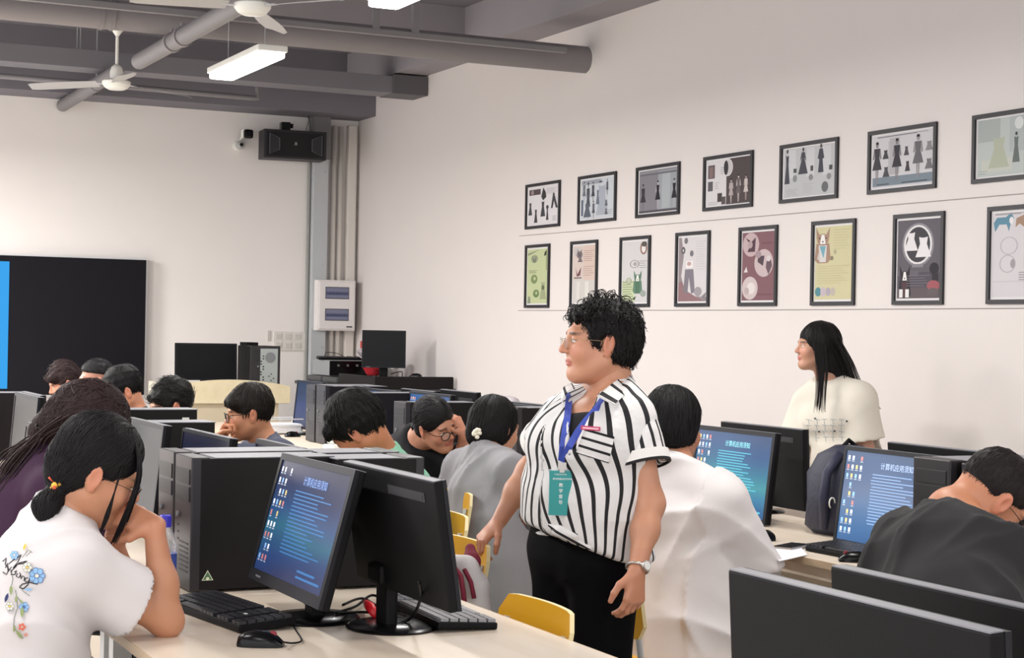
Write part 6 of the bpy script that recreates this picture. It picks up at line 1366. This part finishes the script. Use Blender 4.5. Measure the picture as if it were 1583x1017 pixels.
# ------------------------------------------------------------------ 4: girl in purple
T4 = dict(J=dict(hip=WD(10, 925, 4.95), neck=WD(72, 716, 5.02), head=WD(132, 672, 5.05), face=RT * .75 + FW * .3 - UPV * .65, hup=UPV * .75 + RT * .65, shR=WD(82, 762, 4.88), shL=WD(32, 745, 5.22), elR=WD(165, 830, 5.0), wrR=WD(185, 800, 5.15), elL=WD(140, 800, 5.3), wrL=WD(180, 790, 5.3),
                 waist=WD(12, 860, 4.98), chest=WD(38, 785, 5.02), knR=WD(10, 925, 4.95) + V(.42, -.1, -.04), knL=WD(10, 925, 4.95) + V(.42, .14, -.04), anR=WD(10, 925, 4.95) + V(.4, -.1, 0), anL=WD(10, 925, 4.95) + V(.4, .14, 0)),
          label='person in a dark purple top, long brown hair held by a black clip, bent forward', girth=1.0, head=1.06, res=.009, fine=.0045, skin='cf9d80', handR=dict(d=RT, pn=-UPV), handL=dict(d=RT, pn=-UPV),
          shirt=dict(mat=MS('purple_jersey', '3a2438'), ease=.018, loose=.012, hem=.12, sleeve=.95, fold=.007, seed=41), trousers=dict(mat=J_NAVY))
for q in ('anR', 'anL'): T4['J'][q][2] = .08
rs_ = np.random.RandomState(9); lk = []; hf4 = lambda p, j=T4['J']: frame(j['face'], j['hup']).T @ (p - j['head']) / 1.06
A4, B4, C4 = hf4(WD(78, 668, 5.03)), hf4(WD(45, 705, 5.0)), hf4(WD(-8, 775, 4.97))
for i in range(190):
    x = -.07 + .15 * rs_.rand(); k = rs_.rand(); d_ = 4.93 + .22 * rs_.rand(); k2 = rs_.randn() * 9; lk.append([hf4(WD(105 + k2, 640 + 20 * k, d_)), hf4(WD(70 + k2 * .5, 662 + 14 * k, d_)), hf4(WD(48 + k2 * 1.2, 690 + 8 * k, d_)), hf4(WD(22 + k2 * 1.3, 722 + 8 * k, d_ - .02)), hf4(WD(-10 + k2, 762 + 20 * rs_.rand(), d_ - .04))])
T4['hair'] = dict(prims=cap(.018, .010, .012) + [ell((0, -.05, -.02), (.080, .07, .075), .04), cone(V(0, -.06, .0), A4, .055, .045, .04), cone(A4, B4, .045, .040, .03), cone(B4, C4, .040, .022, .03)] + facecut(.05, drop=-.03) + [half((0, 0, -.08), (0, .2, -1), k=.02), cone((0, -.02, -.16), (0, -.02, -.03), .05, .05, .01, 's')],
                  flow=lambda p: (C4 - A4) if p[1] < -.09 else (A4 - p), n=1200, L=.12, w=.0017, wave=.08, kink=.006, col='2a1b1b', post=folds(16, .004, 3), res=.0055, extra=[locks(lk, .0032, .0009, 4)])
person(T4)
o = T4['out']; cc = WD(68, 661, 4.975) - o['root']
m = MB(); rs_ = np.random.RandomState(4)
for i in range(26): m.ell(cc + rs_.randn(3) * .010, (.0055,) * 3, 8)
m.build('hair_clip', mat('black_bead', '1a1712', .2), o['t'], smooth=True)
# ------------------------------------------------------------------ 5: white shirt student at right, seen from behind
h5 = WD(1040, 985, 5.74)
T5 = dict(J=dict(hip=h5, neck=WD(1046, 727, 5.86), head=WD(1042, 662, 5.92), face=FW * .75 + RT * .62 - UPV * .15, hup=UPV, shR=WD(1118, 775, 5.72), shL=WD(992, 760, 5.98), elR=WD(1160, 893, 5.80), wrR=WD(1150, 935, 6.02), elL=WD(985, 880, 6.15), wrL=WD(1040, 890, 6.35), waist=WD(1046, 905, 5.80), chest=WD(1048, 815, 5.84),
                 knR=h5 + V(.42, -.05, -.03), knL=h5 + V(.38, .22, -.03), anR=h5 + V(.40, -.05, 0), anL=h5 + V(.36, .22, 0)), label='person in a loose white T-shirt seen from behind, facing the teal monitor', girth=1.12, head=1.06, res=.0085, fine=.0045, skin='c89173', female=False,
          handR=dict(d=FW * .7 + RT * .5 - UPV * .3, pn=-UPV), handL=dict(d=FW, pn=-UPV), shirt=dict(mat=M_wt, ease=.034, loose=.036, hem=.16, sleeve=.88, fold=.027, seed=51, ff=.8, neckcut=.045), trousers=dict(mat=mat('khaki_trousers', '8d7a5c', .85)))
for q in ('anR', 'anL'): T5['J'][q][2] = .08
T5['hair'] = hair_bob(seed=12, low=-.062, n=900, col='0d0c0d'); person(T5)
# ------------------------------------------------------------------ 6: student in a dark shirt, head bowed
h6 = WD(1470, 1045, 4.10)
T6 = dict(J=dict(hip=h6, neck=WD(1468, 805, 4.40), head=WD(1530, 768, 4.44), face=RT * .62 + FW * .30 - UPV * .72, hup=UPV * .72 + RT * .62, shR=WD(1560, 868, 4.22), shL=WD(1400, 838, 4.60), elR=WD(1630, 960, 4.4), wrR=WD(1640, 930, 4.6), elL=WD(1400, 930, 4.8), wrL=WD(1480, 880, 4.95), waist=WD(1458, 960, 4.2), chest=WD(1458, 868, 4.32),
                 knR=h6 + V(.42, -.05, -.03), knL=h6 + V(.38, .22, -.03), anR=h6 + V(.40, -.05, 0), anL=h6 + V(.36, .22, 0)), label='person in a charcoal T-shirt with cropped hair, head bowed at the right edge', girth=1.18, head=1.04, res=.008, fine=.0036, skin='cf9474', female=False,
          handR=dict(d=FW, pn=-UPV), handL=dict(d=FW, pn=-UPV), shirt=dict(mat=MS('charcoal_jersey', '2b2a2b'), ease=.026, loose=.026, hem=.14, sleeve=.85, fold=.016, seed=61, neckcut=.035), trousers=dict(mat=J_NAVY))
for q in ('anR', 'anL'): T6['J'][q][2] = .08
T6['hair'] = dict(prims=[ell((0, -.014, .036), (.0755, .0955, .087), .02)] + facecut(.045, drop=-.005) + [half((0, -.05, -.035), (0, .5, -1), k=.02), half((0, .05, .0), (0, .9, -.8), k=.02)] + earcut(), flow=flow_crown((0, -.04, .13), .2), n=1500, L=.018, w=.0010, wave=.2, lift=.0004, kink=.003, col='191413', res=.005)
person(T6); glasses(T6, metal='3a2018', r=.022, ry=.018, thick=.0014)
# ------------------------------------------------------------------ 7: grey shirt girl
h7 = WD(765, 868, 7.10)
T7 = dict(J=dict(hip=h7, neck=WD(752, 702, 7.22), head=WD(766, 664, 7.28), face=FW * .62 + RT * .75 - UPV * .2, hup=UPV, shR=WD(786, 728, 7.05), shL=WD(716, 724, 7.38), elR=WD(812, 792, 7.05), wrR=WD(792, 752, 7.42), elL=WD(700, 790, 7.5), wrL=WD(740, 780, 7.65), waist=WD(758, 815, 7.12), chest=WD(750, 760, 7.18),
                 knR=h7 + V(.42, -.05, -.03), knL=h7 + V(.38, .2, -.03), anR=h7 + V(.40, -.05, 0), anL=h7 + V(.36, .2, 0)), label='person in a grey top with a white hair tie, back turned, right row', girth=1.05, head=1.04, res=.010, fine=.005, skin='cc9a80',
          shirt=dict(mat=MS('grey_marl', '8d8b8e'), ease=.026, loose=.03, hem=.22, sleeve=.9, fold=.016, seed=71, flare=1.6), trousers=dict(mat=mat('pale_trousers', 'd6d2cd', .85)))
for q in ('anR', 'anL'): T7['J'][q][2] = .08
T7['hair'] = hair_bob(seed=22, low=-.072, n=700, col='0e0c0c'); person(T7)
o = T7['out']; cc = WD(737, 669, 7.14) - o['root']; m = MB(); rs_ = np.random.RandomState(6)
for i in range(9): a = i * .7; m.ell(cc + (RT * math.cos(a) + UPV * math.sin(a)) * .012 + UPV * rs_.randn() * .004, (.010, .010, .009), 10)
m.build('hair_tie', mat('cream_fabric', 'e4decb', .8), o['t'], smooth=True)
# ------------------------------------------------------------------ 8: girl with glasses leaning on her hand
h8 = WD(632, 792, 7.85)
T8 = dict(J=dict(hip=h8, neck=WD(643, 684, 7.95), head=WD(674, 658, 7.72), face=RT * .66 - FW * .62 - UPV * .28, hup=UPV * .9 - RT * .42, shR=WD(668, 716, 7.88), shL=WD(615, 696, 8.15), elR=WD(719, 718, 7.80), wrR=WD(717, 672, 7.70), elL=WD(680, 745, 8.2), wrL=WD(725, 733, 8.1), waist=WD(630, 750, 7.9), chest=WD(634, 724, 7.98),
                 knR=h8 + V(.42, -.05, -.03), knL=h8 + V(.38, .2, -.03), anR=h8 + V(.40, -.05, 0), anL=h8 + V(.36, .2, 0)), label='person in a black T-shirt with dark glasses, forehead resting on one hand', girth=1.02, head=1.0, res=.010, fine=.004, skin='d6a087',
          handR=dict(d=-RT * .45 + UPV * .85, pn=-RT * .5 + FW * .3 - UPV * .4, curl=(.3, .5, .6, .7)), handL=dict(d=RT, pn=-UPV), makeup=dict(blush=.5),
          shirt=dict(mat=MS('black_cotton', '0c0c0f'), ease=.024, loose=.022, hem=.12, sleeve=.8, fold=.008, seed=81, neckcut=.085), trousers=dict(mat=J_NAVY))
for q in ('anR', 'anL'): T8['J'][q][2] = .08
T8['hair'] = hair_pony(seed=23, tie=(0, -.112, -.02), end=(0, -.13, -.10), r=.02, n=500, col='131012', fine=.0055); person(T8); glasses(T8, metal='17120f', r=.023, ry=.020, thick=.0022)
# ------------------------------------------------------------------ left row, right side: students facing left
def lefty(head, label, shirt, hair, lean=.3, hp=-.4, face=None, girth=1.08, J_over=None, hf=1.02, skin='d4a082', phi=math.pi, **kw):
    J, f, r = seat_at(head, phi, lean=lean, hunch=.14, head_pitch=hp)
    if face is not None: J['face'] = face
    if J_over: J.update({k: np.asarray(v, float) for k, v in J_over.items()})
    c = dict(J=J, label=label, girth=girth, head=hf, res=.011, fine=.005, skin=skin, female=False, shirt=shirt, hair=hair, trousers=dict(mat=J_NAVY), **kw); person(c); return c
T9 = lefty(WD(556, 665, 6.46), 'person in a pale green T-shirt with thick black hair, head bent down to the left', dict(mat=MS('mint_cotton', '7fb59a'), ease=.024, loose=.024, hem=.12, sleeve=.8, fold=.008, seed=91), hair_short(seed=5, fringe=.022, nape=-.075, top=.018, n=900, col='0e0d0c', cut=False, sides=.006), lean=.45, face=-RT * .62 - UPV * .62 + FW * .28, hf=1.08, skin='c98a66',
           J_over=dict(hup=UPV * .8 - RT * .55, neck=WD(592, 712, 6.52), shL=WD(610, 745, 6.36), shR=WD(600, 735, 6.70), chest=WD(612, 760, 6.58), waist=WD(614, 815, 6.6), hip=WD(608, 872, 6.6), elL=WD(560, 790, 6.2)))
T10 = lefty(WD(384, 641, 7.80), 'person with round black glasses in a grey-blue shirt, fist held to the mouth', dict(mat=MS('slate_cotton', '474b5b'), ease=.022, loose=.02, hem=.12, sleeve=.8, fold=.008, seed=101, neckcut=.05), hair_short(seed=7, fringe=.024, nape=-.055, top=.016, n=700, col='17120f'), lean=.30, face=-RT * .93 - FW * .30 - UPV * .12, hf=1.0, skin='d29a78',
            J_over=dict(elL=WD(352, 722, 7.65), wrL=WD(338, 683, 7.70)), handL=dict(d=UPV * .8 + RT * .45, pn=RT * .7 - FW * .3, curl=(1.1, 1.1, 1.15, 1.2), tcurl=.9), handR=dict(d=-RT, pn=-UPV))
glasses(T10, metal='15110f', r=.024, ry=.021, thick=.0024)
p = WX(264, 630, 2.12); T11 = lefty(p, 'person with spiky black hair behind the white labelled drive box, facing left', dict(mat=MS('black_cotton', '0c0c0f'), hem=.1), hair_short(seed=9, fringe=.014, top=.014, n=500, col='12100f', spiky=True, nape=-.05), hp=-.25, skin='d39c80')
p = WX(190, 606, 2.15); T12 = lefty(p, 'person in a black shirt with a straight black fringe, looking down', dict(mat=MS('black_cotton', '0c0c0f'), hem=.1, ease=.02), hair_short(seed=10, fringe=.026, top=.012, n=500, col='0f0e0f', sides=.004), hp=-.5, skin='dca184', hf=1.05)
p = WX(148, 590, 2.22); T13 = lefty(p, 'person with shaved temples and thin glasses, second head from the lit board', dict(mat=MS('grey_cotton', '55565c'), hem=.1), dict(prims=[ell((0, -.014, .046), (.079, .099, .088), .02)] + [half((0, -.05, .035), (0, .25, -1), k=.015)] + facecut(.045, drop=.0), flow=lambda p: V(0, .6, .8), n=400, L=.04, w=.0015, wave=.2, kink=.012, col='171417', res=.006), hp=-.1, skin='b98a78')
glasses(T13, metal='8a4a3a', r=.022, ry=.018, thick=.0013)
p = WX(100, 594, 2.25); T14 = lefty(p, 'person with tousled brown-black hair leaning the cheek on one hand, nearest the lit board', dict(mat=MS('grey_cotton', '55565c'), hem=.1), hair_short(seed=14, fringe=.024, top=.022, n=500, col='2a1c1c', spiky=True), hp=-.35, skin='c68a70', handL=dict(d=UPV * .8 - RT * .2, pn=RT * .7, curl=(.9, .9, .9, .9)))

# jacket hung on the yellow chair
root_j = WD(722, 880, 5.28); t = thing('jacket', 'white jacket with dark red stripes hung over the back of a yellow chair', 'jacket', root_j)
P_ = lambda u, v, d: WD(u, v, d)
q = surf([cone(P_(692, 868, 5.24), P_(722, 876, 5.22), .030, .034, .02), cone(P_(722, 876, 5.22), P_(738, 905, 5.2), .034, .036, .02), cone(P_(738, 905, 5.2), P_(738, 960, 5.22), .036, .05, .02), cone(P_(700, 890, 5.24), P_(712, 950, 5.24), .04, .06, .03)], .006, post=folds(3, .008, 1.3)); o = mesh_np('cloth', q[0], q[1], M_wt, t); tolocal(o, root_j)
q = surf([cone(P_(727, 848, 5.27), P_(729, 868, 5.24), .018, .026, .02), cone(P_(729, 868, 5.24), P_(734, 885, 5.22), .026, .016, .02)], .005, post=folds(7, .004, 2)); o = mesh_np('red_collar', q[0], q[1], mat('maroon_cloth', '7c1f35', .8), t); tolocal(o, root_j)
m = MB(); m.tube([P_(703, 878, 5.195) - root_j, P_(712, 890, 5.175) - root_j, P_(716, 915, 5.165) - root_j, P_(718, 935, 5.16) - root_j], .008, 8).tube([P_(718, 880, 5.185) - root_j, P_(728, 900, 5.165) - root_j, P_(733, 925, 5.155) - root_j], .007, 8); m.build('stripe', mat('maroon_cloth', '7c1f35', .8), t, smooth=True)
